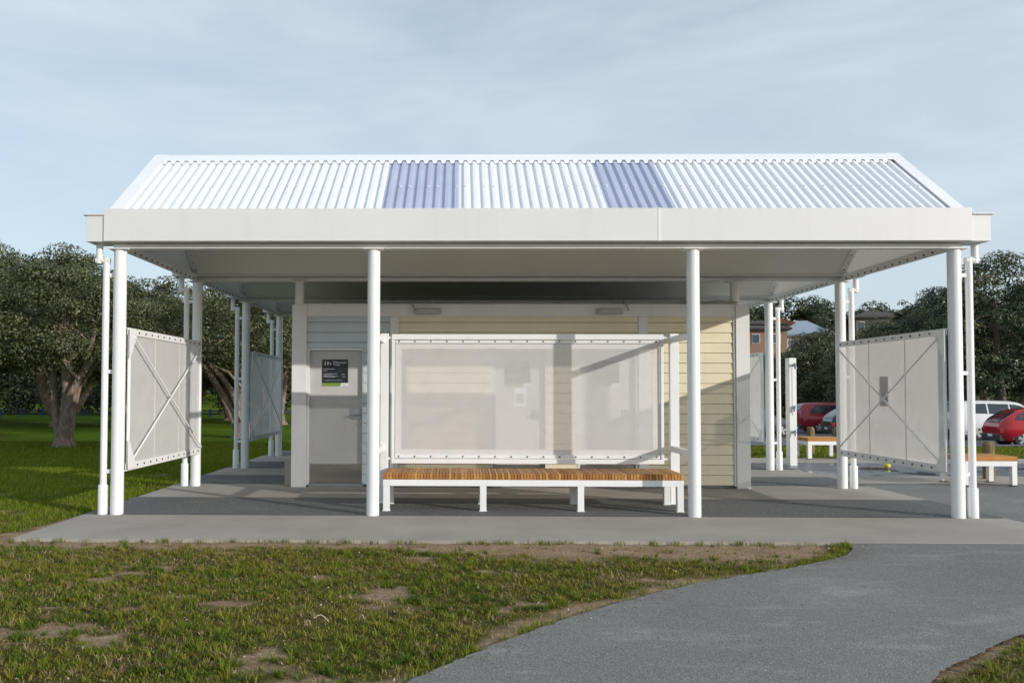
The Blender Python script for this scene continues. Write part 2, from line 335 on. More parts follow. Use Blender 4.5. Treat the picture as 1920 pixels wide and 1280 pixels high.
def sheet(name,poly,z,mat,zf=None):
    v=[(p[0],p[1],z) for p in poly]; tri=tessellate_polygon([[Vector(p) for p in v]])
    b=MB(); b.add(v,[t for t in tri]); o=b.build(name,mat); 
    bm=bmesh.new(); bm.from_mesh(o.data); bmesh.ops.recalc_face_normals(bm,faces=bm.faces)
    for f in bm.faces:
        if f.normal.z<0: f.normal_flip()
    bm.to_mesh(o.data); bm.free(); return struct(o)
def rect(x0,x1,y0,y1): return [(x0,y0),(x1,y0),(x1,y1),(x0,y1)]
sheet('footpath',path_poly,-.006,M['path'])
b=MB(); b.box(*SLAB[:2],*SLAB[2:],-.12,0); struct(b.build('concrete_slab',M['concrete']))
for i,(y0,y1) in enumerate([(9.31,10.83),(12.40,13.68),(14.97,16.3),(17.75,19.0)]):
    sheet('aggregate_paving',rect(SLAB[0]+.004,SLAB[1]-.004,y0,y1),.004,M['aggregate'])
sheet('concrete_paving',rect(6.052,16,12.75,13.95),-.001,M['concrete'])
sheet('wet_paving',rect(6.052,13,13.952,16.45),-.0015,M['wet'])
b=MB(); b.box(6.052,24,16.452,17.6,-.1,.0); struct(b.build('kerb',M['concrete']))
# car park follows the fall of the land
cx=np.linspace(4.5,70,60); cy=np.linspace(21.6,64,50); CX,CY=np.meshgrid(cx,cy); CZ=gz(CX,CY)+.05
ii=np.arange(CX.size).reshape(CX.shape); FF=np.stack([ii[:-1,:-1],ii[:-1,1:],ii[1:,1:],ii[1:,:-1]],-1).reshape(-1,4)
struct(raw_mesh('car_park',np.stack([CX,CY,CZ],-1).reshape(-1,3),FF,M['road'],smooth=True))

# ------------------------------------------------------------------ grass
def blades(name,x,y,z,L,W,mat,lean=.6,mi=None,ang=None,lo=.2):
    n=len(x); b=rng.uniform(0,2*np.pi,n) if ang is None else ang; a=b+np.pi/2+rng.normal(0,.5,n); l=rng.uniform(lo,1,n)*lean
    d=np.stack([np.cos(a)*W/2,np.sin(a)*W/2,np.zeros(n)],-1); p=np.stack([x,y,z],-1)
    up=np.stack([np.cos(b)*l*L,np.sin(b)*l*L,L*np.sqrt(np.clip(1-l*l,.08,1))],-1); mid=up*np.array([.38,.38,.62])
    V=np.stack([p-d,p+d,p+mid+d*.75,p+mid-d*.75,p+up],1).reshape(-1,3); k=np.arange(n)*5
    F=np.concatenate([np.stack([k,k+1,k+2],-1),np.stack([k,k+2,k+3],-1),np.stack([k+3,k+2,k+4],-1)])
    o=raw_mesh(name,V,F,mat)
    if mi is not None: o.data.polygons.foreach_set('material_index',np.concatenate([mi,mi,mi]).astype(np.int32))
    return struct(o,'stuff')
N=300000
x=rng.uniform(-7.2,5.6,N); y=rng.uniform(2.7,7.80,N)
c=cover(x,y); clump=fbm(x*5,y*5,3,71); keep=(rng.uniform(0,1,N)<np.clip(c*(.25+1.2*clump),0.012,1))&~inpoly(x,y,path_poly)&(np.abs(x)<1.0+y*.75)
x,y=x[keep],y[keep]; n=len(x); cl=fbm(x*2.2,y*2.2,3,81)
blades('grass',x,y,gz(x,y)-.004,rng.uniform(.012,.032,n)*(.4+1.2*cl),rng.uniform(.0035,.008,n),[M['blade'],M['blade_olive'],M['blade_dry']],.9,
  np.where(rng.uniform(0,1,n)<.16+.5*sst(.50,.72,fbm(x*1.7+9,y*2.2,4,91)),2,np.where(rng.uniform(0,1,n)<sst(.30,.60,fbm(x*1.6+2,y*2.1,4,95)),1,0)))
# spreading tufts: blades fan out low from each crown, one colour family per tuft
def tufts(n,xr,yr,kmin,kmax,Lr,thr):
    px=rng.uniform(*xr,n); py=rng.uniform(*yr,n); keep=(rng.uniform(0,1,n)<np.clip(cover(px,py)*1.15*sst(.30,.62,fbm(px*2.4+5,py*3.2,4,101)+.12),.03,1))&(np.abs(px)<1.0+py*.75)
    px,py=px[keep],py[keep]; n=len(px); k=rng.integers(kmin,kmax,n); sc=rng.uniform(.55,1.25,n); tone=fbm(px*1.3+4,py*1.8,4,111)+rng.normal(0,.10,n)
    fam=np.where(tone>.58,1,np.where(tone<.40,3,0)); fam=np.where(rng.uniform(0,1,n)<.10,2,fam)
    X_=np.repeat(px,k); Y_=np.repeat(py,k); S_=np.repeat(sc,k); f_=np.repeat(fam,k); m=len(X_); an=rng.uniform(0,6.283,m); r0=rng.uniform(0,.018,m)*S_
    X_=X_+np.cos(an)*r0; Y_=np.minimum(Y_+np.sin(an)*r0,SLAB[2]-.004); ok=~inpoly(X_,Y_,path_poly)
    X_,Y_,S_,f_,an=X_[ok],Y_[ok],S_[ok],f_[ok],an[ok]; m=len(X_)
    blades('grass',X_,Y_,gz(X_,Y_)-.002,rng.uniform(*Lr,m)*S_,rng.uniform(.0035,.0075,m),[M['blade'],M['blade_olive'],M['blade_dry'],M['blade_dark']],1.0,f_,an+rng.normal(0,.35,m),.45)
tufts(15000,(-7,5.4),(2.8,7.77),10,26,(.030,.070),.5)
# tufts along hard edges
tx=[];ty=[]
for _ in range(230):
    if random.random()<.30: px,py=random.uniform(-4.2,3.4),SLAB[2]-random.uniform(.005,.05)
    else:
        i=random.randrange(36,len(PLs)-1); px,py=PLs[i][0]-random.uniform(.0,.06),PLs[i][1]+random.uniform(.0,.05)
    k=random.randint(4,22)
    for _ in range(k): tx.append(px+random.gauss(0,.028)); ty.append(min(py+random.gauss(0,.02),SLAB[2]-.004))
tx=np.array(tx);ty=np.array(ty); m=~inpoly(tx,ty,path_poly); tx,ty=tx[m],ty[m]
blades('grass',tx,ty,gz(tx,ty)-.004,rng.uniform(.03,.075,len(tx)),rng.uniform(.003,.006,len(tx)),M['blade'],.6)
N=300000
x=-4.23-rng.uniform(0,1,N)**1.3*16; y=6.0+rng.uniform(0,1,N)**1.5*20
c=cover(x,y); keep=(rng.uniform(0,1,N)<np.clip(c*.95,.01,1))&(x>-1.0-y*.72)
x,y=x[keep],y[keep]; n=len(x); s=np.clip(y/14,.55,1.6)
blades('lawn_grass',x,y,gz(x,y)-.005,rng.uniform(.03,.07,n)*(.6+.6*s),rng.uniform(.006,.012,n)*s,M['blade_far'],.8)
N=26000
x=rng.uniform(6.2,16,N); y=rng.uniform(17.65,21.55,N)
blades('verge_grass',x,y,gz(x,y)-.005,rng.uniform(.04,.10,N),rng.uniform(.010,.018,N),M['blade'],.8)
# dead leaves, crumbs of soil and grit lying about
def litter(name,x,y,z,smin,smax,mat,flat=.25):
    n=len(x); a=rng.uniform(0,6.28,n); s_=rng.uniform(smin,smax,n); e=rng.uniform(.35,.9,n)*s_
    u=np.stack([np.cos(a)*s_,np.sin(a)*s_,rng.normal(0,flat,n)*s_],-1); w_=np.stack([-np.sin(a)*e,np.cos(a)*e,rng.normal(0,flat,n)*e],-1); p=np.stack([x,y,z],-1)
    V=np.stack([p-u,p-w_*.9+u*.1,p+u,p+w_+u*.05],1).reshape(-1,3); return struct(raw_mesh(name,V,np.arange(n*4).reshape(-1,4),mat),'stuff')
M['litter']=island('dead_leaf',[(0,(.10,.06,.03)),(.5,(.22,.15,.08)),(.85,(.36,.28,.18)),(1,(.60,.55,.45))],.8,0,.1)
x=rng.uniform(-6,5,9000); y=rng.uniform(2.8,7.78,9000); m=~inpoly(x,y,path_poly); x,y=x[m],y[m]
litter('leaf_litter',x,y,gz(x,y)+.010,.003,.011,M['litter'],.5)
x=np.concatenate([rng.uniform(-.5,6,260),np.array([p[0] for p in PLs for _ in range(9)])+rng.normal(.05,.07,9*len(PLs))]); y=np.concatenate([rng.uniform(3.5,7.7,260),np.array([p[1] for p in PLs for _ in range(9)])+rng.normal(-.03,.06,9*len(PLs))]); m=inpoly(x,y,path_poly); x,y=x[m],y[m]
litter('leaf_litter',x,y,np.full(len(x),-.001),.003,.010,M['litter'],.12)
x=rng.uniform(-4,6,150); y=rng.uniform(7.85,9.2,150); litter('leaf_litter',x,y,np.full(len(x),.004),.003,.008,M['litter'],.12)
# dry bent stalks lying on the lawn
b=MB()
for (px,py) in [(-.93,5.03),(-.80,5.12),(-.62,5.16)]:
    a=random.uniform(0,6); p=[(px+math.cos(a)*t*.09,py+math.sin(a)*t*.06,-.02+.045*math.sin(t*2.6)) for t in (0,.25,.5,.75,1)]
    b.tube(p,.0022,5)
struct(b.build('dry_stalk',M['straw']),'stuff')

# ------------------------------------------------------------------ pavilion
D=9.338; B=2.785; ROW=[D+B*i for i in range(4)]; XL,XR=-3.86,5.549; XM=[-.968,2.632]; XP=[-2.35,4.02]
SL=.733; ZE=3.436; YE=9.364-D   # roof line z=ZE+SL*(y-row-YE)
RID=ZE+SL*(B/2-YE)
P=thing('pavilion','long white steel pavilion with ribbed roof, wide pale fascia and round posts','pavilion',(.84,13.5,0))
def post(x,y,z0,z1,r=.071):
    b=MB(); b.tube([(x,y,z0),(x,y,z1-.012)],r,28); o=b.build('post',M['white'],P)
    c=MB(); c.box(x-.115,x+.115,y-.09,y+.09,z1-.012,z1); c.build('cap_plate',M['white'],o,.003)
    return o
for r,y in enumerate(ROW):
    for x in (XL,XR): post(x,y,0,3.0)
for x in XM: post(x,D,0,3.0)
for y in ROW[1:]:
    for x in XP: post(x,y,2.64 if y==ROW[1] else 0,3.0,.066)
post(1.727,ROW[2],2.67,3.02,.035)
for r,y in enumerate(ROW):
    b=MB(); b.box(-3.921,5.607,y-.05,y+.05,3.0,3.052); b.build('beam',M['white'],P,.003)
    b=MB(); b.box(-4.19,5.868,y-.155,y+.155,3.06,3.355); [b.box(p,q,y-.175,y+.175,3.355,3.372) for p,q in ((-4.225,-3.995),(5.663,5.90))]; b.build('gutter',M['fascia'],P,.003)
b=MB(); b.box(-3.987,2.216,D-.171,D-.157,3.063,3.429); b.build('fascia',M['fascia'],P,.003)
b=MB(); b.box(2.222,5.657,D-.171,D-.157,3.063,3.427); b.build('fascia',M['fascia'],P,.003)
b=MB(); b.box(2.205,2.233,D-.1745,D-.1712,3.061,3.430); b.build('joint_cover',M['white'],P)
# roof sheets
PIT=.1125; HH=.026
def prof(x):
    u=(x/PIT)%1.0
    if u<.36: return 0
    if u<.50: return HH*(u-.36)/.14
    if u<.86: return HH
    return HH*(1-(u-.86)/.14)
def knots(x0,x1):
    k=[x0,x1]; i=math.floor(x0/PIT)-1
    while i*PIT<x1+PIT:
        for u in (0,.36,.5,.86):
            q=(i+u)*PIT
            if x0+1e-4<q<x1-1e-4: k.append(q)
        i+=1
    return sorted(k)
def sheetroof(x0,x1,row,sgn,name,mat,bolts=True):
    """sgn -1: slope rising away from the row's front, +1: far slope"""
    ym=row+B/2; nv=Vector((0,-SL*1 if sgn<0 else SL,1)).normalized()
    ya=row-.09 if sgn<0 else row+B+.09
    def pt(x,y,h):
        z=ZE+SL*((y-row-YE) if sgn<0 else (row+B-YE-y)); return (x,y+nv.y*h,z+nv.z*h)
    b=MB(); ks=knots(x0,x1); seg=[ya,ym+(-.02 if sgn<0 else .02)]
    vs=[];n=len(ks)
    for y in seg: vs+=[pt(k,y,prof(k)) for k in ks]
    for y in seg: vs+=[pt(k,y,prof(k)-.004) for k in ks]
    fs=[(i,i+1,n+i+1,n+i) for i in range(n-1)]+[(2*n+i,3*n+i,3*n+i+1,2*n+i+1) for i in range(n-1)]
    if sgn>0: fs=[f[::-1] for f in fs]
    b.add(vs,fs)
    if bolts:
        i=math.ceil(x0/PIT)
        while (i+.68)*PIT<x1:
            if i%3!=1:
                for yy in (row+.56,):
                    c=pt((i+.68)*PIT,yy,HH); b.disc(c,nv,.012,8,1,.012)
            i+=1
    return b.build(name,[mat,M['roof']],P)
SK=[(-.851,-.039),(1.65,2.485)]
def cut(v): return round(v/PIT)*PIT
SK=[(cut(a),cut(b_)) for a,b_ in SK]
for i in range(3):
    row=ROW[i]; edges=[-3.88,SK[0][0],SK[0][1],SK[1][0],SK[1][1],5.57]
    for k in range(5):
        blue=k in (1,3)
        sheetroof(edges[k],edges[k+1],row,-1,'skylight_sheet' if blue else 'roof_sheet',M['skylight'] if blue else M['roof'],i==0)
    sheetroof(-3.88,5.57,row,1,'roof_sheet',M['roof'],False)
    # ridge cap, lower edge scribed round the ribs
    ym=row+B/2; b=MB()
    for sgn in (-1,1):
        dy=Vector((0,sgn,-SL)).normalized(); nv=Vector((0,sgn*SL,1)).normalized()
        def q(x,d,h): 
            p=Vector((x,ym,RID))+dy*d+nv*h; return tuple(p)
        b.prism([q(-3.99,0,HH+.012),q(5.678,0,HH+.012),q(5.678,.20,HH+.012),q(-3.99,.20,HH+.012)],tuple(nv*.004))
        j=math.floor(-3.84/PIT)
        while (j+1)*PIT<5.53:
            x0=(j-.14)*PIT; t0=[(x0,.2),(x0+.50*PIT+.14*PIT-.14*PIT,.2)]
            # tooth bends down into each trough
            a=(j-.14)*PIT; e=(j+.50)*PIT
            b.prism([q(a,.2,HH+.012),q(e,.2,HH+.012),q(e-.14*PIT,.238,.010),q(a+.14*PIT,.238,.010)],tuple(nv*.003))
            j+=1
    b.build('ridge_cap',M['roof'],P)
    for xo,xi in ((-3.992,-3.842),(5.678,5.528)):
        b=MB(); x0,x1=min(xo,xi),max(xo,xi)
        for sgn in (-1,1):
            ye=row-.10 if sgn<0 else row+B+.10; ze=RID+HH+.018-SL*abs(ye-ym); zt=RID+HH+.018
            b.prism([(x0,ye,ze),(x1,ye,ze),(x1,ym,zt),(x0,ym,zt)],(0,0,.005))
            xa=xo if xo<0 else xo-.004
            b.prism([(xa,ye,ze),(xa,ym,zt),(xa,ym,zt-.24),(xa,ye,max(3.38,ze-.24))],(.004,0,0))
        b.build('barge_flashing',M['roof'],P)
    # ceiling lining under the gable
    zc0=3.09; yc0=row+.17; slc=.78; zc=zc0+slc*(B/2-.17)
    b=MB(); 
    for sgn in (-1,1):
        ya=row+.16 if sgn<0 else row+B-.16
        b.prism([(-3.80,ya,zc0),(5.49,ya,zc0),(5.49,ym,zc),(-3.80,ym,zc)],(0,0,.02))
        for xx in np.arange(-2.6,5.4,1.2):
            b.prism([(xx,ya,zc0-.002),(xx+.012,ya,zc0-.002),(xx+.012,ym,zc-.002),(xx,ym,zc-.002)],(0,0,.0012),1)
    b.build('ceiling',[M['ceiling'],M['trim']],P)
    for x,inn in ((XL,1),(XR,-1)):
        xg=x-.035*inn
        b=MB(); b.prism([(xg,row+.1,3.05),(xg,row+B-.1,3.05),(xg,row+B-.1,3.36),(xg,ym,RID-.06),(xg,row+.1,3.36)],(.004,0,0)); b.build('gable_panel',M['gable'],P)
        b=MB(); xr=x+.0*inn
        b.box(xr-.006,xr+.006,row+.06,row+B-.06,2.985,3.062); b.box(min(xr,xr+.07*inn),max(xr,xr+.07*inn),row+.06,row+B-.06,3.062,3.070)
        for k in range(14):
            yy=row+.22+k*(B-.44)/13; b.disc((xr+.006*inn,yy,3.02),(inn,0,0),.013,8,1,.008)
        b.build('tie_rail',[M['white'],M['dark']],P)
        b=MB()
        for sgn in (-1,1):
            ya=row+.14 if sgn<0 else row+B-.14
            x0,x1=min(x,x+.085*inn),max(x,x+.085*inn)
            b.prism([(x0,ya,zc0-.03),(x1,ya,zc0-.03),(x1,ym,zc-.03),(x0,ym,zc-.03)],(0,0,.012))
            for k in range(11):
                tt=.08+k/11.; yy=ya+(ym-ya)*tt; zz=zc0-.03+(zc-zc0)*tt
                b.disc((x+.045*inn,yy,zz),(0,0,-1),.011,8,1,.008)
        b.build('gable_rafter',[M['white'],M['dark']],P)
# downpipes
def downpipe(y,side):
    if side<0: xs_,xm=-4.10,-4.02
    else: xs_,xm=5.78,5.712
    b=MB(); b.tube([(xs_,y,3.075),(xs_,y,2.835)],.038,18); b.tube([(min(xs_,xm)-.036,y,2.868),(max(xs_,xm)+.036,y,2.868)],.037,18); b.tube([(xm,y,2.90),(xm,y,.25)],.038,18)
    o=b.build('downpipe',M['white'],P)
    c=MB(); c.tube([(xm,y,0),(xm,y,.325),(xm,y,.33)],[.056,.054,.05],18); c.build('pipe_shoe',M['white'],o)
    xp=XL if side<0 else XR
    for z in (2.70,1.605,.48):
        c=MB(); x0,x1=sorted((xm-.03*side if side>0 else xm+.03,xp+.05*side)); c.box(x0,x1,y-.02,y+.02,z-.022,z+.022); c.build('pipe_bracket',M['white'],o,.002)
for y in ROW:
    for sd in (-1,1): downpipe(y,sd)

# ------------------------------------------------------------------ toilet block
T=thing('toilet_block','low toilet block of yellow and pale blue weatherboards under the pavilion','toilet block',(.85,12.2,0))
W=12.06; PB=.147; Z0=.038
def boards(b,x0,x1,z0,z1,y=W,mi=0):
    k=math.floor((z0-Z0)/PB)
    while Z0+k*PB<z1-1e-4:
        a=max(z0,Z0+k*PB); e=min(z1,Z0+(k+1)*PB)
        if e-a>.004:
            fa=(a-(Z0+k*PB))/PB; fe=(e-(Z0+k*PB))/PB; lip=.014
            ya=y-lip*(1-fa); ye=y-lip*(1-fe); a2=a+(.0065 if fa<.01 else 0)
            b.prism([(x0,ya,a2),(x0,ye,e),(x0,y+.03,e),(x0,y+.03,a2)],(x1-x0,0,0),mi)
        k+=1
b=MB(); boards(b,-1.395,-1.005,Z0,2.015); boards(b,-2.22,-1.005,2.015,2.477); b.build('blue_weatherboards',M['blue'],T)
b=MB()
for x0,x1 in ((-.880,.452),(1.262,1.712),(2.738,3.968)): boards(b,x0,x1,Z0,2.477)
for x0,x1 in ((.452,1.262),(1.712,2.570)): boards(b,x0,x1,2.028,2.477)
boards(b,2.570,2.598,Z0,2.477); b.build('yellow_weatherboards',M['yellow'],T)
b=MB(); b.box(-2.25,4.0,W-.028,W+.1,2.478,2.645); b.box(-2.30,4.05,W-.04,W+.16,2.6455,2.662); b.build('header_band',M['trim'],T,.003)
for x0,x1 in ((-1.004,-.882),(2.600,2.736),(3.970,3.998)):
    b=MB(); b.box(x0,x1,W-.026,W+.04,.03,2.476); b.build('trim_board',M['trim'],T,.003)
for x0,x1 in ((-2.437,-2.222),(4.0,4.196)):
    b=MB(); b.box(x0,x1,W-.045,W+.19,0,2.645); b.build('corner_pillar',M['trim'],T,.004)
b=MB(); b.box(-2.40,4.17,12.155,17.6,0,2.60); b.build('side_wall',M['blue'],T)
b=MB(); b.box(-2.56,-2.44,12.15,12.9,0,.40); b.build('plinth',M['concrete'],T,.01)
b=MB(); b.tube([(-1.35,W-.06,2.69),(3.95,W-.06,2.69)],.011,8); b.tube([(.2,W-.02,2.672),(3.97,W-.02,2.672)],.009,8)
b.tube([(3.2,W-.03,2.70),(3.5,W-.03,2.685),(3.75,W-.05,2.705),(4.02,W-.06,2.68)],.012,8)
for xx in (-.4,.45,1.4,2.4,3.3): b.box(xx-.012,xx+.012,W-.08,W-.01,2.663,2.705)
b.build('conduit',M['cable'],T)
def door(x0,x1,ztop):
    b=MB(); yd=W+.055
    b.box(x0+.035,x1-.012,yd,yd+.045,.325,ztop-.03); d=b.build('door',M['door'],T,.003)
    b=MB(); b.box(x0,x0+.034,W-.008,W+.1,.03,ztop); b.box(x1-.011,x1,W-.008,W+.1,.03,ztop); b.box(x0+.035,x1-.012,W-.008,W+.1,ztop-.028,ztop); b.build('door_frame',M['trim'],d,.002)
    b=MB(); b.box(x0+.038,x1-.016,yd-.004,yd+.04,.055,.322); b.build('kick_plate',M['kick'],d,.002)
    b=MB(); b.box(x0+.03,x1,W-.01,W+.1,.0,.05); b.build('threshold',M['steel'],d,.003)
    hx=x1-.115; b=MB(); b.box(hx-.075,hx+.065,yd-.016,yd-.001,.985,1.135); b.tube([(hx+.05,yd-.015,1.045),(hx+.05,yd-.062,1.045),(hx-.07,yd-.062,1.04)],.011,10)
    b.box(hx+.03,hx+.055,yd-.035,yd-.016,1.075,1.115); b.build('handle',[M['steel'],M['dark']],d,.003)
    b=MB(); b.disc((hx+.05,yd,.905),(0,-1,0),.026,16,0,.014); b.disc((hx+.05,yd-.014,.905),(0,-1,0),.014,10,0,.008); b.build('lock',M['steel'],d)
    return yd
YD=door(-2.22,-1.398,2.012); door(.454,1.260,2.026); door(1.714,2.568,2.026)
def text_mesh(body,size,loc):
    cu=bpy.data.curves.new('lettering','FONT'); cu.body=body; cu.size=size; cu.extrude=.0006
    o=bpy.data.objects.new('lettering',cu); COL.objects.link(o); dg=bpy.context.evaluated_depsgraph_get(); me=bpy.data.meshes.new_from_object(o.evaluated_get(dg))
    vs=[(v.co.x+loc[0],loc[1]-v.co.z,v.co.y+loc[2]) for v in me.vertices]; fs=[tuple(p.vertices) for p in me.polygons]
    bpy.data.objects.remove(o); bpy.data.curves.remove(cu); return vs,fs
def sign(x0,x1,z0,z1,label):
    w=x1-x0; h=z1-z0; y=YD-.0005; sg=thing('door_sign',label,'sign',((x0+x1)/2,y,z0),'black toilet signs on the doors')
    b=MB(); b.box(x0,x1,y-.004,y,z0+h*.12,z1); b.build('plate',M['sign_black'],sg)
    b=MB(); b.prism([(x0,y-.004,z0),(x0+w*.67,y-.004,z0),(x0+w*.73,y-.004,z0+h*.118),(x0,y-.004,z0+h*.118)],(0,.004,0)); b.build('green_strip',M['sign_green'],sg)
    b=MB(); b.prism([(x0+w*.69,y-.004,z0),(x1,y-.004,z0),(x1,y-.004,z0+h*.118),(x0+w*.75,y-.004,z0+h*.118)],(0,.004,0)); b.box(x0+w*.78,x0+w*.93,y-.0045,y-.004,z0+h*.045,z0+h*.07,1); b.build('white_corner',[M['sign_white'],M['sign_grey']],sg)
    yt=y-.0048; b=MB()
    def icon(cx,cz,s,kind):
        b=MB(); b.sphere((cx,yt,cz+s*.40),s*.10,0,10,6,(1,.02,1))
        if kind=='woman': b.prism([(cx-s*.05,yt,cz+s*.27),(cx+s*.05,yt,cz+s*.27),(cx+s*.19,yt,cz-.1*s),(cx-s*.19,yt,cz-.1*s)],(0,.0006,0)); b.box(cx-s*.09,cx-s*.02,yt,yt+.0006,cz-s*.45,cz-s*.1); b.box(cx+s*.02,cx+s*.09,yt,yt+.0006,cz-s*.45,cz-s*.1)
        else: b.box(cx-s*.16,cx+s*.16,yt,yt+.0006,cz-s*.05,cz+s*.27); b.box(cx-s*.10,cx-s*.015,yt,yt+.0006,cz-s*.45,cz-s*.05); b.box(cx+s*.015,cx+s*.10,yt,yt+.0006,cz-s*.45,cz-s*.05)
        b.build('pictogram',M['sign_white'],sg)
    icon(x0+w*.115,z0+h*.85,h*.17,'woman'); icon(x0+w*.225,z0+h*.85,h*.17,'man'); icon(x0+w*.325,z0+h*.835,h*.12,'man')
    b=MB()
    for body,sz,px,pz in (('Wharepaku',.062,.42,.855),('Toilet',.062,.42,.765)):
        vs,fs=text_mesh(body,sz*h/.39*.70,(x0+w*px,yt,z0+h*pz)); b.add(vs,fs)
    b.build('title_lettering',M['sign_white'],sg)
    for (px,pz,ln) in ((.06,.635,.40),(.06,.57,.14),(.06,.455,.52),(.06,.42,.34),(.06,.365,.56),(.06,.335,.44),(.76,.43,.14),(.76,.34,.14),(.08,.205,.34),(.45,.205,.36)):
        b=MB(); xx=x0+w*px; end=xx+w*ln; top=[];bot=[]
        while xx<end:
            l=w*random.uniform(.008,.02); u=random.uniform(.010,.022); d=random.uniform(-.003,.004); top+= [(xx,yt,z0+h*(pz+u)),(min(xx+l,end),yt,z0+h*(pz+u))]; bot+=[(xx,yt,z0+h*(pz+d)),(min(xx+l,end),yt,z0+h*(pz+d))]; xx+=l
        b.prism(bot+top[::-1],(0,.0006,0)); b.build('text_line',M['sign_grey'],sg)
sign(-2.01,-1.628,1.462,1.852,'black toilet sign with green strip on the unscreened grey door')
sign(.665,1.040,1.464,1.836,'dark sign behind the front mesh with a white notice hung below it')
sign(1.950,2.330,1.464,1.836,'dark sign behind the mesh on the door with no notice below')
b=MB(); b.box(.80,.975,YD-.003,YD-.0006,1.17,1.44); b.box(.825,.95,YD-.0036,YD-.0031,1.22,1.36,1); tag(b.build('notice',[M['paper'],M['sign_grey']]),'white paper notice taped below a door sign behind the mesh','notice')
def flood(x0,x1,label,armx):
    o=thing('wall_light',label,'light',((x0+x1)/2,W-.1,2.5),'wall lights on the header band')
    b=MB(); y0=W-.125
    b.prism([(x0,y0+.02,2.505),(x0,y0,2.525),(x0,y0+.02,2.585),(x0,y0+.085,2.595),(x0,y0+.085,2.515)],(x1-x0,0,0)); b.build('housing',M['lamp'],o,.008)
    b=MB(); b.box(x0+.05,x1-.02,y0-.004,y0+.004,2.53,2.57); b.build('lens',M['lamp'],o)
    b=MB(); b.tube([(armx,W-.05,2.69),(armx,W-.12,2.685),(armx+.02,W-.135,2.62),(armx+.05,W-.11,2.56)],.013,8); b.build('arm',M['cable'],o)
flood(-.66,-.27,'grey wall light with its arm on the left end, nearer the blue boards',-.69)
flood(1.99,2.36,'grey wall light whose arm curls at its right end, nearer the yellow corner',2.39)

# ------------------------------------------------------------------ mesh screens
def front_screen():
    o=thing('mesh_screen','wide framed white mesh screen standing behind the long slatted bench','screen',(.85,10.40,0),'mesh screens of the pavilion'); S0=10.345
    x0,x1,z0,z1=-.845,2.545,.492,2.104
    b=MB(); b.box(x0,x1,S0,S0+.06,z1-.068,z1); b.box(x0,x1,S0,S0+.06,z0,z0+.058); b.box(x0,x0+.036,S0,S0+.06,z0+.058,z1-.068); b.box(x1-.036,x1,S0,S0+.06,z0+.058,z1-.068); b.build('frame',M['white'],o,.004)
    b=MB(); b.box(x0+.044,x1-.05,S0+.012,S0+.026,z1-.112,z1-.078); b.box(x0+.044,x1-.05,S0+.012,S0+.026,z0+.066,z0+.108)
    n=17
    for k in range(n):
        xx=x0+.09+k*(x1-x0-.18)/(n-1)
        for zz in (z1-.09,z0+.087): b.disc((xx,S0+.012,zz),(0,-1,0),.010,8,1,.006)
    b.build('clamp_strip',[M['white'],M['dark']],o,.002)
    xa,xb,za,zb=x0+.046,x1-.05,z0+.10,z1-.105; hx,hz=.078,.075; ym=S0+.03
    b=MB(); b.box(xa+hx,xb-hx,ym,ym+.001,za+hz,zb-hz)
    b.box(xa,xb,ym,ym+.002,zb-hz,zb,1); b.box(xa,xb,ym,ym+.002,za,za+hz,1); b.box(xa,xa+hx,ym,ym+.002,za+hz,zb-hz,1); b.box(xb-hx,xb,ym,ym+.002,za+hz,zb-hz,1)
    b.build('mesh_panel',[M['mesh'],M['hem']],o)
    for xq0,xq1,xpost in ((-.985,-.885,XM[0]),(2.622,2.732,XM[1])):
        b=MB(); b.box(xq0,xq1,S0-.01,S0+.07,0,2.112); u=b.build('upright',M['white'],o,.004)
        b=MB(); b.box(xq0-.03,xq1+.03,S0-.04,S0+.10,0,.012); b.build('base_plate',M['white'],u,.002)
        for z in (2.03,.69):
            b=MB(); xc=xpost; b.box(xc-.03,xc+.03,D+.06,S0-.01,z-.035,z+.035); b.build('bracket',M['white'],u,.003)
        for z in (2.06,.55):
            b=MB(); xs0,xs1=(xq1,x0) if xq0<0 else (x1,xq0); b.tube([(xs0,S0+.03,z),(xs1,S0+.03,z)],.016,10); b.build('hanger_pin',M['white'],u)
front_screen()
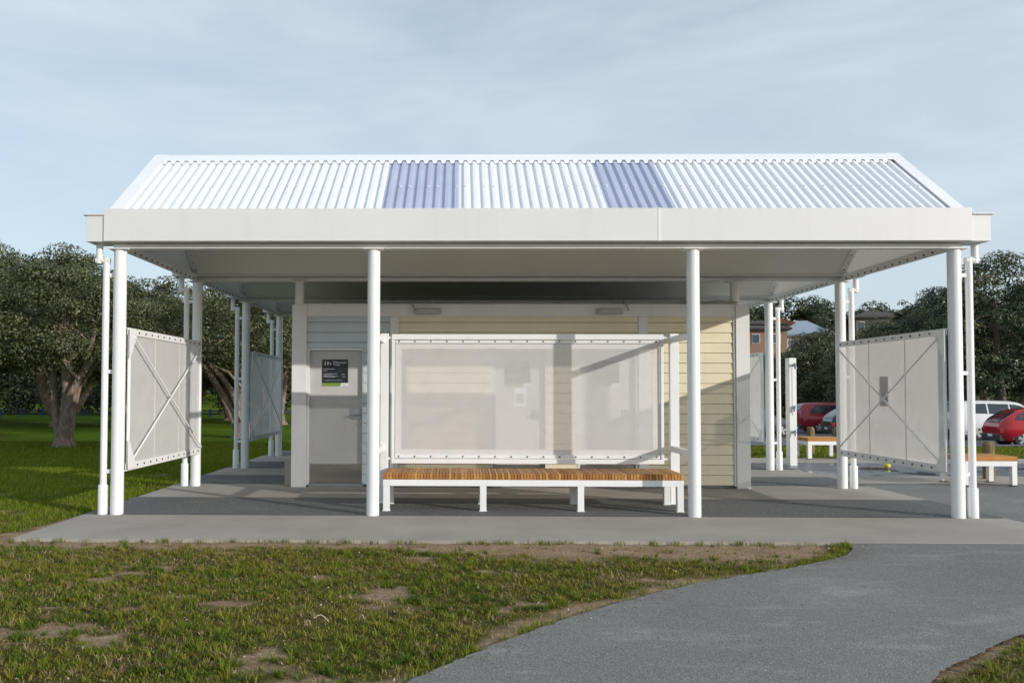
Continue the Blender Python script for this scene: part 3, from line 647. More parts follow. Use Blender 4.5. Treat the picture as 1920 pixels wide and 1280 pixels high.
def side_screen(x,inn,y0,y1,label,seams=True):
    o=thing('mesh_screen',label,'screen',(x,(y0+y1)/2,.49),'mesh screens of the pavilion'); z0,z1=.483,2.105
    for za,zb in ((z1-.075,z1),(z0,z0+.085)):
        b=MB(); b.box(x-.005,x+.005,y0,y1,za,zb)
        b.box(min(x,x-.05*inn),max(x,x-.05*inn),y0,y1,(zb if za>1 else za)-.004,(zb if za>1 else za)+.004)
        for k in range(13):
            yy=y0+.12+k*(y1-y0-.24)/12; b.disc((x+.005*inn,yy,(za+zb)/2),(inn,0,0),.012,8,1,.008)
        b.build('rail',[M['white'],M['dark']],o)
    for ye in (y0+.05,y1-.05): b=MB(); b.tube([(x,ye,z0+.085),(x,ye,z1-.075)],.02,12); b.build('end_stile',M['white'],o)
    xm=x-.014*inn; b=MB(); b.box(min(xm,xm+.001),max(xm,xm+.001),y0+.05,y1-.05,z0+.05,z1-.04)
    for k in (1,2):
        yy=y0+(y1-y0)*k/3; xs2=xm+.0025*inn; b.box(xs2-.001,xs2+.001,yy-.014,yy+.014,z0+.085,z1-.075,1)
    b.build('mesh_panel',[M['side_mesh'],M['hem']],o)
    xb=x+.012*inn
    for za,zb in ((z0+.10,z1-.10),(z1-.10,z0+.10)):
        b=MB(); xb+=.016*inn; b.tube([(xb,y0+.09,za),(xb,y1-.09,zb)],.011,10); b.build('brace',M['white'],o)
    for z,s in ((z1-.01,-1),(z0+.02,1)):
        for ye,sg in ((y0,1),):
            b=MB(); b.prism([(x+.030*inn,ye-.02,z),(x+.030*inn,ye+.22*sg,z),(x+.030*inn,ye-.02,z+.36*s)],(.010*inn,0,0)); b.build('gusset',M['white'],o)
    return o
side_screen(-3.775,1,9.36,12.05,'sunlit cross-braced mesh screen between the front posts beside the lawn')
side_screen(-3.775,1,14.93,17.62,'shaded dark grey mesh screen between the rear posts beside the lawn')
side_screen(5.465,-1,9.36,12.05,'large pale mesh screen with a dark plate behind, on the car park side')
side_screen(5.465,-1,14.93,17.62,'pinkish mesh screen partly hidden by the yellow block corner')
b=MB(); b.box(5.50,5.506,10.66,10.87,1.22,1.60); tag(b.build('notice_plate',M['cable']),'dark upright plate fixed behind the braces of the pale mesh screen','plate')

# ------------------------------------------------------------------ benches
def bench(name,x0,x1,y0,y1,label,legs,slat,mat,group,foot=False):
    o=thing(name,label,'bench',((x0+x1)/2,(y0+y1)/2,0),group); ht=.438; sd=.068
    b=MB()
    if slat:
        n=int(round((x1-x0)/.0362)); p=(x1-x0)/n
        for k in range(n): b.box(x0+k*p+.002,x0+(k+1)*p-.0035,y0-.006,y1+.006,ht-sd+random.uniform(-.001,.001),ht+random.uniform(-.0015,.0015))
    else:
        n=max(4,int((y1-y0)/.07)); p=(y1-y0)/n
        for k in range(n): b.box(x0-.004,x1+.004,y0+k*p+.001,y0+(k+1)*p-.001,ht-sd,ht)
    b.build('seat',mat,o,.002)
    b=MB(); zt=ht-sd-.002; zb=zt-.075; b.box(x0,x1,y0,y0+.06,zb,zt); b.box(x0,x1,y1-.06,y1,zb,zt); b.box(x0,x0+.06,y0+.06,y1-.06,zb,zt); b.box(x1-.06,x1,y0+.06,y1-.06,zb,zt); b.build('seat_frame',M['white'],o,.004)
    for (lx,w) in legs:
        for ya,yb in ((y0+.001,y0+.075),(y1-.075,y1-.001)):
            b=MB(); b.box(lx,lx+w,ya,yb,.012 if foot else 0,zb); l=b.build('leg',M['white'],o,.004)
            b=MB(); b.box(lx-.006,lx+w+.006,ya-.006,yb+.006,0,.012); b.build('foot_plate',M['dark'] if foot else M['white'],l)
    return o
bench('slatted_bench',-.884,2.597,9.645,10.33,'long white-legged bench with close orange-brown timber slats in front',[(-.882,.075),(.242,.075),(1.372,.075),(2.520,.075)],True,M['timber'],'benches')
bench('bench',7.50,8.29,12.47,13.09,'short orange-topped bench beside the nearest car park corner post',[(7.502,.075),(8.213,.075)],False,M['timber2'],'benches',True)
bench('bench',7.22,8.02,17.30,18.0,'orange-topped white bench on the pale kerb beside the shower column',[(7.222,.08),(7.938,.08)],False,M['timber2'],'benches',True)

# shower column
o=thing('shower_column','square white beach shower column with grey spouts on wet paving','shower',(6.30,15.82,0))
b=MB(); b.box(6.232,6.368,15.74,15.93,0,2.03); b.build('column',M['white'],o,.006)
b=MB(); b.box(6.285,6.305,15.732,15.739,.95,1.85); b.build('channel',M['trim'],o)
for z,l in ((1.86,.10),(1.06,.05),(.60,.07)):
    b=MB(); b.tube([(6.31,15.74,z+.03),(6.31,15.74-l*.6,z+.05),(6.31,15.74-l,z+.01),(6.31,15.74-l-.01,z-.04)],[.025,.024,.022,.026],10); b.build('shower_head' if z>1.5 else 'tap',M['steel'],o)
b=MB(); b.sphere((7.80,15.26,.055),.055); tag(b.build('ball',M['ball']),'small yellow ball lying on the wet paving below the screen','ball')
b=MB(); b.tube([(7.2,15.3,.02),(7.45,15.27,.025),(7.72,15.24,.02)],.012,6); tag(b.build('stick',M['bark']),'thin brown stick lying beside the yellow ball','stick')
# bollards
PROT=None
def bollard(x,y,h,label):
    global PROT
    if PROT is None:
        b=MB(); r=.088; b.tube([(0,0,-.1),(0,0,h-.07),(0,0,h-.02),(0,0,h)],[r,r*.98,r*.86,r*.55],16)
        PROT=tag(b.build('bollard',M['bollard']),label,'bollard','timber bollards by the car park'); o=PROT
    else:
        o=PROT.copy(); COL.objects.link(o); o['label']=label
    o.location=(x,y,float(gz(x,y))); o.rotation_euler.z=x*3; return o
bollard(8.55,13.55,.63,'round timber bollard standing behind the short orange bench')
bollard(8.47,18.75,.63,'mossy timber bollard behind the bench by the kerb, near the dark hatchback')
bollard(7.95,18.9,.63,'timber bollard between the shower column and the mossy bollard')
bollard(7.62,19.2,.63,'timber bollard just seen between the downpipe and the shower column')

# ------------------------------------------------------------------ cars
def cr(pts,x):
    for i in range(len(pts)-1):
        if pts[i][0]<=x<=pts[i+1][0]:
            p0=pts[max(0,i-1)];p1=pts[i];p2=pts[i+1];p3=pts[min(len(pts)-1,i+2)]; t=(x-p1[0])/(p2[0]-p1[0]); h=p2[0]-p1[0]
            m1=(p2[1]-p0[1])/(p2[0]-p0[0])*h; m2=(p3[1]-p1[1])/(p3[0]-p1[0])*h
            return (2*t**3-3*t*t+1)*p1[1]+(t**3-2*t*t+t)*m1+(-2*t**3+3*t*t)*p2[1]+(t**3-t*t)*m2
    return pts[-1][1] if x>pts[-1][0] else pts[0][1]
def car(name,label,mat,L,roof,belt,wid,wheels,wr,wins,rearx,loc,rz):
    """x from rear (0) to front (L); roof/belt: control points of the top and shoulder lines"""
    o=thing(name,label,'car',(0,0,0),'cars in the car park'); n=46; b=MB(); rings=[]
    hw=wid/2
    def half(x):
        e=min(x,L-x); return hw*(1-.16*max(0,1-e/.45)**2)
    def sec(x):
        zt=cr(roof,x); zb=min(cr(belt,x),zt-.012); w=half(x); low=.20+.10*max(0,1-min(x,L-x)/.35); k=max(0,min(1,(zt-zb)/.45)); wr_=w*(1-.26*k)
        return [(0,low),(w*.80,low),(w*.97,low+.10),(w,(low+zb)*.5+.03),(w*.985,zb-.10),(w*.955,zb),(wr_+(w*.955-wr_)*.45,zb+(zt-zb)*.5),(wr_,zt-(.09*k+.006)),(wr_*.88,zt-.02*k-.003),(wr_*.5,zt),(0,zt)]
    for i in range(n+1):
        x=L*i/n; s_=sec(x); rings.append([(x,-p[0],p[1]) for p in s_]+[(x,p[0],p[1]) for p in s_[::-1][1:-1]])
    m=len(rings[0]); vs=[v for r in rings for v in r]
    b.add(vs,[(i*m+j,(i+1)*m+j,(i+1)*m+(j+1)%m,i*m+(j+1)%m) for i in range(n) for j in range(m)],0,True)
    b.add(rings[0],[tuple(range(m))]); b.add(rings[-1],[tuple(range(m-1,-1,-1))])
    b.build('body',mat,o)
    for (xa,xb,ta,tb) in wins:                       # side glass
        for sd in (-1,1):
            g=MB(); k=8; up=[];dn=[]
            for i in range(k+1):
                x=xa+(xb-xa)*i/k; s_=sec(x); lo=Vector((x,sd*s_[5][0],s_[5][1])); hi=Vector((x,sd*s_[7][0],s_[7][1]))
                mid=Vector((x,sd*s_[6][0],s_[6][1])); t1=.10; e=i/k
                tt=.88*min(1,(ta+(1-ta)*min(1,e*3.2)))*min(1,(tb+(1-tb)*min(1,(1-e)*3.2)))
                f=lambda t: (lo+(mid-lo)*t*2 if t<.5 else mid+(hi-mid)*(t-.5)*2)+Vector((0,sd*.009,.004))
                dn.append(f(t1)); up.append(f(max(t1+.03,tt)))
            g.add(dn+up,[(i,i+1,k+2+i,k+1+i) if sd<0 else (k+1+i,k+2+i,i+1,i) for i in range(k)],0,True); g.build('window',M['glass'],o)
    for nm,(xa,xb) in (('rear_window',rearx[0]),('windscreen',rearx[1])):
        g=MB(); k=6; A=[];Bv=[]
        for i in range(k+1):
            x=xa+(xb-xa)*i/k; s_=sec(x); w=s_[8][0]*.92; z=cr(roof,x)+.008; dx=-.006 if nm=='rear_window' else .006
            A.append((x+dx,-w,z-.012)); Bv.append((x+dx,w,z-.012))
        g.add(A+Bv,[(i,i+1,k+2+i,k+1+i) for i in range(k)],0,True); g.build(nm,M['glass'],o)
    for wx in wheels:
        for sd in (-1,1):
            y=sd*(hw-.02); t_=MB(); t_.tube([(wx,y-sd*.20,wr),(wx,y-sd*.19,wr),(wx,y-sd*.01,wr),(wx,y+sd*.005,wr)],[wr*.8,wr,wr,wr*.9],22); w=t_.build('wheel',M['rubber'],o)
            rm=MB(); rm.tube([(wx,y+sd*.004,wr),(wx,y+sd*.010,wr)],wr*.64,20,1)
            for k in range(5):
                a=2*math.pi*k/5+.3; c,s_=math.cos(a),math.sin(a); r0,r1=wr*.10,wr*.62
                q=[(wx+c*r0-s_*wr*.10,y+sd*.012,wr+s_*r0+c*wr*.10),(wx+c*r1-s_*wr*.17,y+sd*.012,wr+s_*r1+c*wr*.17),(wx+c*r1+s_*wr*.17,y+sd*.012,wr+s_*r1-c*wr*.17),(wx+c*r0+s_*wr*.10,y+sd*.012,wr+s_*r0-c*wr*.10)]
                rm.prism(q,(0,sd*.012,0))
            rm.tube([(wx,y+sd*.01,wr),(wx,y+sd*.03,wr)],wr*.14,10)
            rm.build('rim',[M['alloy'],M['dark']],w)
            ar=MB()
            pts=[(wx+math.cos(a)*wr*1.17,y+sd*.026,wr+math.sin(a)*wr*1.17) for a in np.linspace(0,math.pi,14)]; 
            ar.prism([(p[0],y-sd*.0,p[2]) for p in pts],(0,-sd*.012 if sd<0 else .012,0)); ar.build('wheel_arch',M['dark'],w)
    zb=cr(belt,0.05)
    for sd in (-1,1):
        g=MB(); g.box(-.018,.16,min(sd*half(.1)*.72,sd*half(.1)*1.0),max(sd*half(.1)*.72,sd*half(.1)*1.0),zb-.24,zb-.05); g.build('tail_light',M['tail'],o,.02)
        g=MB(); zf=cr(belt,L-.1)-.12; g.box(L-.14,L+.012,min(sd*half(.1)*.6,sd*half(.1)*.97),max(sd*half(.1)*.6,sd*half(.1)*.97),zf-.08,zf+.04); g.build('headlight',M['alloy'],o,.02)
        g=MB(); xm=wins[-1][1]-.12; g.sphere((xm,sd*(hw+.07),cr(belt,xm)+.06),.09,0,10,6,(.7,1,.7)); g.build('mirror',mat,o)
    g=MB(); g.box(-.035,.2,-hw*.86,hw*.86,.24,.50); g.build('bumper',M['dark'],o,.03)
    g=MB(); g.box(-.045,-.036,-.20,.20,.40,.50); g.build('number_plate',M['sign_white'],o)
    o.location=loc; o.rotation_euler.z=rz; return o
HB_R=[(0,.78),(.06,.98),(.35,1.22),(.75,1.44),(1.5,1.52),(2.2,1.48),(2.75,1.28),(3.15,1.02),(3.7,.90),(4.05,.78),(4.2,.55)]
HB_B=[(0,.74),(.3,1.0),(1.0,.98),(2.6,.93),(3.2,.90),(3.8,.82),(4.2,.52)]
def cz(x,y): return float(gz(x,y))+.05
def place(px,y): # ground x on the ray through pixel column px at depth y
    return (px-837.366)/1553*y*1.0003-math.tan(R(.873))*y
hx=place(1846,33)
car('hatchback','bright red hatchback parked in front of the white wagon',M['car_red'],4.2,HB_R,HB_B,1.76,[.78,3.35],.325,[(.52,1.05,.25,1),(1.12,1.95,1,1),(2.02,2.9,1,.15)],((.05,.62),(2.35,3.05)),(hx,33.0,cz(hx+1,33)),R(-10))
SW_R=[(0,.9),(.05,1.30),(.25,1.66),(.7,1.78),(2.0,1.80),(2.9,1.72),(3.35,1.42),(3.7,1.16),(4.4,1.08),(4.7,.95),(4.85,.6)]
SW_B=[(0,.95),(.4,1.14),(2.5,1.10),(3.6,1.06),(4.5,.98),(4.85,.58)]
wx=place(1772,38)
car('station_wagon','white station wagon behind the bright red hatchback',M['car_white'],4.85,SW_R,SW_B,1.85,[.95,3.85],.37,[(.62,1.45,.15,1),(1.52,2.4,1,1),(2.46,3.5,1,.12)],((.05,.28),(2.95,3.62)),(wx,38.5,cz(wx+2,38.5)),R(-4))
MP_R=[(0,.9),(.05,1.30),(.22,1.62),(.6,1.72),(2.2,1.74),(3.0,1.64),(3.6,1.32),(4.1,1.02),(4.5,.90),(4.75,.55)]
MP_B=[(0,.92),(.4,1.06),(2.5,1.02),(3.9,.98),(4.5,.84),(4.75,.52)]
mx_=place(1487,48)
car('people_carrier','dark maroon people carrier behind the shower column',M['car_maroon'],4.75,MP_R,MP_B,1.85,[.98,3.75],.33,[(.5,1.55,.2,1),(1.62,2.6,1,1),(2.68,3.9,1,.1)],((.05,.25),(3.05,4.0)),(mx_,48,cz(mx_+1,48)),R(-3))
dx_=place(1544,41)
car('hatchback','black hatchback half hidden behind the pale mesh screen post',M['car_dark'],4.2,HB_R,HB_B,1.76,[.78,3.35],.325,[(.52,1.05,.25,1),(1.12,1.95,1,1),(2.02,2.9,1,.15)],((.05,.62),(2.35,3.05)),(dx_,41,cz(dx_+1,41)),R(-5))
gx_=place(1478,42)
car('hatchback','dark blue-grey car glimpsed between a downpipe and the shower column',M['car_grey'],4.2,HB_R,HB_B,1.76,[.78,3.35],.325,[(.52,1.05,.25,1),(1.12,1.95,1,1),(2.02,2.9,1,.15)],((.05,.62),(2.35,3.05)),(gx_-4.1,42,cz(gx_-2,42)),R(3))

# ------------------------------------------------------------------ trees
def leaf_cloud(clumps,n,ln,wd,up=.25,shell=(.80,1.06),seed=1):
    r_=np.random.default_rng(seed); P_=[];N_=[];T_=[]
    for (c,rad) in clumps:
        k=max(6,int(n*(rad[0]*rad[1]*rad[2])**(2/3)))
        d=r_.normal(size=(k,3)); d/=np.linalg.norm(d,axis=1)[:,None]; d[:,2]=np.where((d[:,2]<-.25)&(r_.uniform(size=k)<.7),-d[:,2],d[:,2])
        q=np.array(c)+d*np.array(rad)*r_.uniform(*shell,size=(k,1)); P_.append(q); N_.append(d); T_.append(np.full(k,1 if r_.uniform()<.34 else 0))
    p=np.concatenate(P_); nn=np.concatenate(N_); k=len(p)
    nn=nn+r_.normal(scale=.34,size=(k,3)); nn[:,2]+=up; nn/=np.linalg.norm(nn,axis=1)[:,None]
    u=r_.normal(size=(k,3)); u-=nn*(u*nn).sum(1)[:,None]; u/=np.linalg.norm(u,axis=1)[:,None]; v=np.cross(nn,u)
    l=ln*r_.uniform(.6,1.25,size=(k,1)); w=wd*r_.uniform(.7,1.2,size=(k,1))
    V=np.stack([p-u*l*.5,p+v*w*.5+nn*w*.12,p+u*l*.5,p-v*w*.5+nn*w*.12],1).reshape(-1,3); F=np.arange(k*4).reshape(-1,4)
    return V,F,np.concatenate(T_)
def tree(name,label,loc,H,Rd,zlow,seed,mat,limbs=5,nc=120,dens=330,ln=.13,wd=.06,tr=.3,group='trees around the lawn and car park',spread=.5,flat=.66,cs=.20,stems=None):
    r_=random.Random(seed); o=thing(name,label,'tree',(0,0,0),group)
    cl=[]; zm=zlow+(H-zlow)*.32
    for i in range(nc):
        a=r_.uniform(0,2*math.pi); e=math.asin(r_.uniform(-.55,1)); f=r_.uniform(.45,.98)**.6
        ce=math.cos(e); lump=.85+.22*math.sin(3*a+seed)+.10*math.sin(5*a+2*seed)
        x=math.cos(a)*ce*Rd*f*lump*.88; y=math.sin(a)*ce*Rd*f*lump*.88
        z=zm+math.sin(e)*f*((H-zm)*.90 if e>0 else (zm-zlow)); rr=Rd*cs*r_.uniform(.55,1.6)
        cl.append(((x,y,z),(rr,rr,rr*flat*r_.uniform(.7,1.05))))
    b=MB(); base=[]
    st=stems or [(r_.uniform(0,6.28),r_.uniform(.25,1)) for _ in range(limbs)]
    # flared foot
    b.tube([(0,0,-.25),(0,0,.02),(0,0,.22),(0,0,.55)],[tr*1.75,tr*1.5,tr*1.1,tr*.95],14)
    for (a,sp) in st:
        tgt=min(cl,key=lambda c:(c[0][0]-math.cos(a)*Rd*spread*sp*1.4)**2+(c[0][1]-math.sin(a)*Rd*spread*sp*1.4)**2+.3*(c[0][2]-(zm+.3*(H-zm)))**2)[0]
        p=[];rad=[]; q0=Vector((math.cos(a)*tr*.45,math.sin(a)*tr*.45,.05)); q1=Vector(tgt); n=9; k=[Vector((r_.gauss(0,1),r_.gauss(0,1),0))*Rd*.05 for _ in range(3)]
        for i in range(n+1):
            t_=i/n; v=q0.lerp(q1,t_); bow=math.sin(t_*math.pi)*.12*(q1-q0).length; v.z+=bow*.6; v+=k[0]*math.sin(t_*5)+k[1]*math.sin(t_*9)*.5*t_
            p.append(v); rad.append(tr*((.62 if sp<.15 else .40)*(1-t_)**.7+.07))
        b.tube(p,rad,10)
        for _ in range(4):
            i=r_.randint(3,8); c=r_.choice(cl)[0]; c=min([r_.choice(cl)[0] for _ in range(10)],key=lambda c_:(Vector(c_)-p[i]).length); q=Vector(c); s0=p[i]
            m_=s0.lerp(q,.5)+Vector((r_.gauss(0,.12),r_.gauss(0,.12),.15))*Rd*.3; b.tube([s0,s0.lerp(m_,.6),m_,m_.lerp(q,.6),q],[rad[i]*.6,rad[i]*.5,rad[i]*.4,rad[i]*.28,.02],7)
    b.build('trunk',M['bark'],o)
    V,F,T1_=leaf_cloud(cl,dens,ln,wd,seed=seed)
    # sparse inner leaves give depth
    V2,F2,_t=leaf_cloud([(c,(r2[0]*.7,)*3) for c,r2 in cl],dens*.13,ln*1.4,wd*1.5,seed=seed+50,shell=(.1,1))
    cr_=raw_mesh('crown',np.concatenate([V,V2]),np.concatenate([F,F2+len(V)]),[mat,M['leaf_young']],o)
    cr_.data.polygons.foreach_set('material_index',np.concatenate([T1_,_t*0]).astype(np.int32))
    o.location=loc; return o
def gl(x,y): return (x,y,float(gz(x,y)))
def clone(src,name,label,loc,rz,sc):
    c=copy_tree(src); c.name=name; c.location=loc; c.rotation_euler.z=rz; c.scale=sc if hasattr(sc,'__len__') else (sc,)*3; c['label']=label; return c
# left lawn
t1=tree('pohutukawa_tree','many-stemmed pohutukawa standing alone on the lawn, its pale flared foot in view',gl(-11.4,23.8),5.5,3.3,1.75,3,M['leaf'],nc=260,dens=980,ln=.092,wd=.050,tr=.25,cs=.13,stems=[(3.3,.2),(1.2,.05),(.2,.3),(-.3,.6),(4.6,.06)])
t2=tree('pohutukawa_tree','pohutukawa with a thick leaning limb, cut by the photo edge beyond the lawn',gl(-17.3,27.5),7.3,4.4,1.5,8,M['leaf'],nc=230,dens=700,ln=.108,wd=.057,tr=.34,cs=.13)
t5=tree('pohutukawa_tree','pohutukawa with low spreading limbs seen between the two side screens',gl(-7.55,28.95),6.1,3.9,1.7,12,M['leaf'],nc=240,dens=780,ln=.10,wd=.053,tr=.30,cs=.125,stems=[(3.14,1.3),(2.9,.8),(2.2,.5),(.3,.8),(5,.6)],spread=.6)
t3=tree('pohutukawa_tree','tallest pohutukawa behind the lone lawn tree',gl(-18.3,38),8.7,5.2,1.2,17,M['leaf'],nc=270,dens=560,ln=.142,wd=.080,tr=.4,cs=.125)
TL='dense dark pohutukawa in the row beyond the lawn, '
clone(t3,'pohutukawa_tree',TL+'just right of the front left post',gl(-16.0,41),1.3,(.95,.95,.90))
clone(t3,'pohutukawa_tree',TL+'above the sunlit side screen',gl(-14.3,43),2.6,(.9,.9,.78))
clone(t3,'pohutukawa_tree',TL+'lowest under the left eaves',gl(-12.6,46),4.1,(1,1,.77))
clone(t3,'pohutukawa_tree',TL+'at the far left edge',gl(-28,44),5.0,(1.2,1.2,1.08))
clone(t2,'pohutukawa_tree',TL+'left of the tallest one',gl(-23.0,39),2.0,(1.1,1.1,1.20))
clone(t2,'pohutukawa_tree',TL+'beside the toilet block corner',gl(-8.8,40),3.2,(1.05,1.05,.96))
# right
r1=tree('pohutukawa_tree','big glossy dark tree rising beyond the right front post and cars',gl(26.9,41),9.6,5.6,1.0,23,M['leaf_lush'],nc=270,dens=560,ln=.142,wd=.080,tr=.45,cs=.115)
clone(r1,'pohutukawa_tree','glossy dark tree domed over the right end of the pale mesh screen',gl(25.6,43.5),1.9,(.72,.72,.88))
r3=tree('pohutukawa_tree','silvery green rounded tree above the middle of the pale mesh screen',gl(25.1,50),7.0,4.0,.6,29,M['leaf'],nc=270,dens=560,ln=.142,wd=.080,tr=.4,cs=.125)
clone(r3,'pohutukawa_tree','rounded dark tree behind the shower column and maroon people carrier',gl(24.9,57),2.2,(1.12,1.12,1.0))
clone(r3,'pohutukawa_tree','lower rounded tree below the brick house',gl(23.1,63),4.4,(1.1,1.1,.78))
clone(r1,'pohutukawa_tree','glossy dark tree at the right edge behind the white wagon',gl(33,45),3.6,(1,1,.95))
clone(r1,'pohutukawa_tree','glossy tree behind the pale mesh screen and black hatchback',gl(30,56),5.2,(.9,.9,.70))
clone(r3,'pohutukawa_tree','small tree below the red-brick house by the block corner',gl(28.3,78),1.0,(.62,.62,.62))
clone(r3,'pohutukawa_tree','small tree between the red-brick house and the blue-grey roof',gl(30.9,80),3.0,(.62,.62,.66))
clone(r3,'pohutukawa_tree','tree in front of the dark hip-roofed house',gl(36.5,76),5.1,(.8,.8,.86))
# far woodland on the rising ground
cl=[]; r_=random.Random(5)
for i in range(420):
    y=r_.uniform(80,150); x=r_.uniform(-.62*y,.75*y); 
    rr=r_.uniform(1.2,3.0); cl.append(((x,y,float(gz(x,y))+rr*.5+r_.uniform(0,2.0)),(rr,rr,rr*.8)))
V,F,_t=leaf_cloud(cl,70,.55,.30,seed=77); struct(raw_mesh('woodland',V,F,M['leaf_hill']),'stuff')

cl=[]
for (xa,xb,ya,yb,n_,h_) in ((-42,-2,54,60,300,4.2),(14,62,65,70,300,3.6)):
    for i in range(n_):
        x=r_.uniform(xa,xb); y=r_.uniform(ya,yb); rr=r_.uniform(.7,1.3); cl.append(((x,y,float(gz(x,y))+.2+h_*r_.random()**1.3),(rr,rr,rr*.8)))
V,F,_t=leaf_cloud(cl,130,.30,.16,seed=91); struct(raw_mesh('undergrowth',V,F,M['leaf_hill']),'stuff')

def palm(label,loc,h,n,fl,seed):
    r_=random.Random(seed); o=thing('palm_tree',label,'palm',(0,0,0),'palms on the hillside')
    b=MB(); b.tube([(0,0,-.5),(.1,0,h*.5),(0,0,h)],[.3,.24,.22],10); b.build('trunk',M['bark'],o)
    V=[];F=[]
    for i in range(n):
        a=r_.uniform(0,6.28); el=r_.uniform(.05,1.35); L_=fl*r_.uniform(.8,1.1); prev=None
        for k in range(14):
            t_=k/13; d=L_*t_; x=math.cos(a)*d*math.cos(el)*1.0; y=math.sin(a)*d*math.cos(el); z=h+d*math.sin(el)-.42*L_*t_*t_
            if k>1:
                for sd in (-1,1):
                    ll=fl*.26*math.sin(math.pi*min(1,t_*.9+.1)); px,py=-math.sin(a)*sd,math.cos(a)*sd
                    j=len(V); V+= [(x,y,z),(x+math.cos(a)*.07*fl,y+math.sin(a)*.07*fl,z),(x+px*ll+math.cos(a)*.12*fl,y+py*ll+math.sin(a)*.12*fl,z-.35*ll)]; F.append((j,j+1,j+2))
    raw_mesh('crown',np.array(V),np.array(F),M['palm'],o); o.location=loc; return o
def at(px,py,y): # world point on a pixel ray at depth y (first-order camera)
    x=place(px,y); z=1.3946-(py-732.6)/1553*y; return x,y,z
x,y,z=at(1503,612,112); palm('bushy date palm rising behind the blue-grey roof',(x,y,z-4),5.2,70,2.6,1)
x,y,z=at(303,551,120); palm('small palm beside the white house above the left trees',(x,y,z-1.2),2.0,26,1.7,2)
x,y,z=at(1702,612,88); palm('yellow-green palm between the dark-roofed house and the glossy trees',(x,y,z-3),3.4,70,3.0,3)

# ------------------------------------------------------------------ houses
def house(label,px,py_base,y,w,d,h,rh,wall,roof,rot=0,hip=True,wins=3,name='house'):
    x,yy,z=at(px,py_base,y); o=thing(name,label,'house',(0,0,0)); b=MB(); b.box(-w/2,w/2,-d/2,d/2,-6,h); b.build('wall',wall,o)
    e=.5; b=MB(); A=[(-w/2-e,-d/2-e,h),(w/2+e,-d/2-e,h),(w/2+e,d/2+e,h),(-w/2-e,d/2+e,h)]; k=min(d/2+e,w/2) if hip else 0
    Rg=[(-w/2-e+k,0,h+rh),(w/2+e-k,0,h+rh)]
    b.add(A+Rg,[(0,1,5,4),(2,3,4,5),(1,2,5),(3,0,4),(3,2,1,0)]); b.box(-w/2-e,w/2+e,-d/2-e,d/2+e,h-.2,h-.01); b.build('roof',roof,o)
    for i in range(wins):
        xx=-w/2+w*(i+.5)/wins; b=MB(); b.box(xx-w/wins*.2,xx+w/wins*.2,-d/2-.06,-d/2+.02,h-1.75,h-.65); wd=b.build('window',M['house_white'],o)
        b=MB(); b.box(xx-w/wins*.165,xx+w/wins*.165,-d/2-.09,-d/2-.065,h-1.67,h-.73); b.build('pane',M['hglass'],wd)
    o.location=(x,yy,z); o.rotation_euler.z=rot; return o
house('red-brick house seen between the block corner and a round post',1408,668,96,6.5,6,3.1,.5,M['brick'],M['roof_brown'],R(-12),True,3)
house('brown upper house with white window above the red-brick house',1422,632,104,5,5,1.6,.5,M['brick'],M['roof_brown'],R(-12),True,2)
house('house with orange gable roof behind the downpipe',1464,628,112,3.0,7,1.0,1.2,M['brick'],M['roof_orange'],R(60),False,1)
house('low pale house with blue-grey metal roof',1502,640,106,5.5,6,.8,1.9,M['house_white'],M['roof_blue'],R(-15),True,2)
house('dark brown hip-roofed house on the skyline above the mesh screen',1630,607,104,5.6,6,.75,.9,M['house_brown'],M['roof_brown'],R(-8),True,4)
house('white house on the skyline above the left trees',303,572,124,2.6,3,1.2,.35,M['house_white'],M['house_white'],R(10),True,2)

# far fence across the lawn
fx0=-34; fy=51.5
o=thing('post_and_rail_fence','low dark rail fence with blue posts along the far lawn edge','fence',(fx0,fy,float(gz(fx0,fy))))
for k in range(22):
    x=fx0+k*1.32; b=MB(); z=float(gz(x,fy)); b.box(x-.07,x+.07,fy-.06,fy+.06,z-.1,z+.48); b.build('post',M['fence_blue'],o)
for zz in (.20,.38):
    b=MB(); z=float(gz(-20,fy)); b.box(fx0,fx0+28,fy-.09,fy-.061,z+zz-.04,z+zz+.04); b.build('rail',M['fence_rail'],o)

# ------------------------------------------------------------------ camera, light, sky
cam=bpy.data.cameras.new('camera'); co=bpy.data.objects.new('camera',cam); COL.objects.link(co); S.camera=co
f=1553.; cam.sensor_width=36; cam.lens=f/1920*36; cam.clip_start=.05; cam.clip_end=3000
cam.shift_x=(960-837.366)/1920; cam.shift_y=(682.116-640)/1920
p_,r2,y_=R(1.86350533),R(-.1171783),R(.87308334)
Rm=Matrix.Rotation(y_,3,'Z')@Matrix.Rotation(p_,3,'X')@Matrix.Rotation(r2,3,'Y')@Matrix.Rotation(math.pi/2,3,'X')
co.matrix_world=Matrix.Translation((0,0,1.3946))@Rm.to_4x4()
EL=R(15.5); AZ=Vector((.791,-.612)).normalized()
sd=Vector((AZ.x*math.cos(EL),AZ.y*math.cos(EL),math.sin(EL)))
sun=bpy.data.lights.new('sun','SUN'); sun.energy=2.6; sun.angle=R(.6); sun.color=(1,.945,.875); so=bpy.data.objects.new('sun',sun); COL.objects.link(so)
so.rotation_euler=sd.to_track_quat('Z','Y').to_euler(); so.location=(20,-16,12)
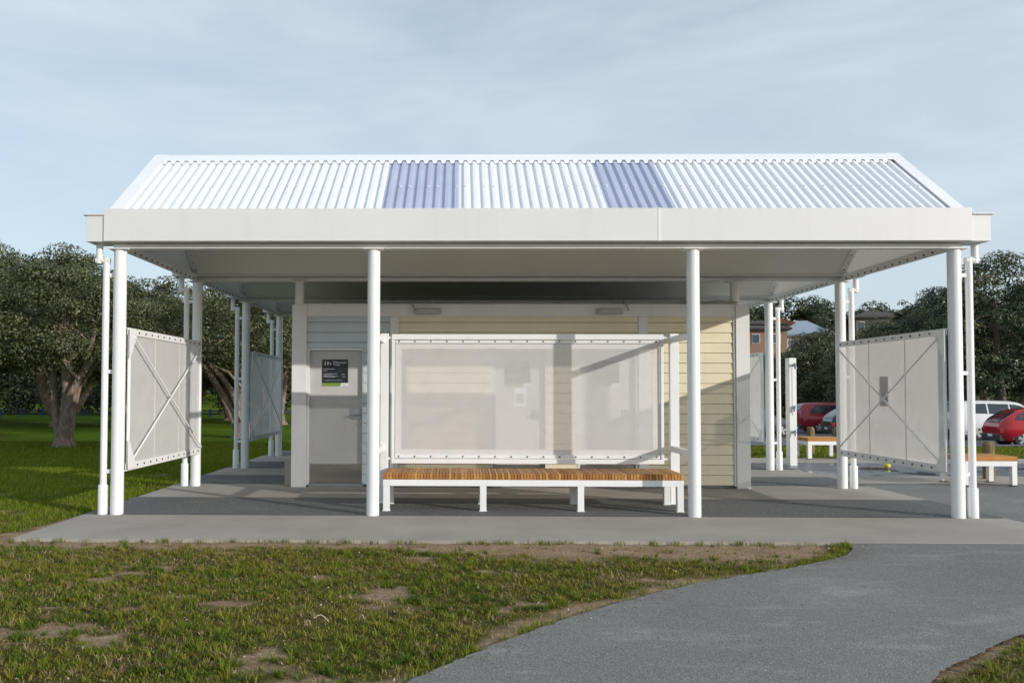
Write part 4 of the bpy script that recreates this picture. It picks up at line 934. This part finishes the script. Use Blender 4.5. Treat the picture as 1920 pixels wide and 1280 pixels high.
w=bpy.data.worlds.new('World'); S.world=w; w.use_nodes=True; nt=w.node_tree; nt.nodes.clear()
def N_(t_,**k):
    x_=nt.nodes.new(t_)
    for a,v in k.items(): setattr(x_,a,v)
    return x_
sky=N_('ShaderNodeTexSky',sky_type='NISHITA'); sky.sun_disc=False; sky.sun_elevation=EL; sky.sun_rotation=math.atan2(AZ.x,AZ.y); sky.air_density=1.0; sky.dust_density=1.0; sky.ozone_density=1.5
bg1=N_('ShaderNodeBackground'); bg1.inputs[1].default_value=.125; nt.links.new(sky.outputs[0],bg1.inputs[0])
bg2=N_('ShaderNodeBackground'); bg2.inputs[0].default_value=(.66,.765,.85,1); bg2.inputs[1].default_value=.80
tc=N_('ShaderNodeTexCoord'); mp=N_('ShaderNodeMapping'); mp.inputs['Scale'].default_value=(1.0,1.0,4.2); mp.inputs['Rotation'].default_value=(0,R(7),R(20)); nt.links.new(tc.outputs['Generated'],mp.inputs[0])
nz=N_('ShaderNodeTexNoise'); nz.inputs['Scale'].default_value=2.1; nz.inputs['Detail'].default_value=7; nz.inputs['Roughness'].default_value=.55; nz.inputs['Distortion'].default_value=.4; nt.links.new(mp.outputs[0],nz.inputs['Vector'])
rp=N_('ShaderNodeValToRGB'); rp.color_ramp.elements[0].position=.30; rp.color_ramp.elements[0].color=(.48,.48,.48,1); rp.color_ramp.elements[1].position=.68; rp.color_ramp.elements[1].color=(.96,.96,.96,1); nt.links.new(nz.outputs['Fac'],rp.inputs[0])
mxs=N_('ShaderNodeMixShader'); nt.links.new(rp.outputs[0],mxs.inputs[0]); nt.links.new(bg1.outputs[0],mxs.inputs[1]); nt.links.new(bg2.outputs[0],mxs.inputs[2])
ow=N_('ShaderNodeOutputWorld'); nt.links.new(mxs.outputs[0],ow.inputs[0])
S.view_settings.view_transform='Standard'; S.view_settings.look='None'; S.view_settings.exposure=.35; S.view_settings.gamma=1
S.render.engine='CYCLES'; S.cycles.use_denoising=True; S.cycles.max_bounces=8; S.cycles.transparent_max_bounces=16
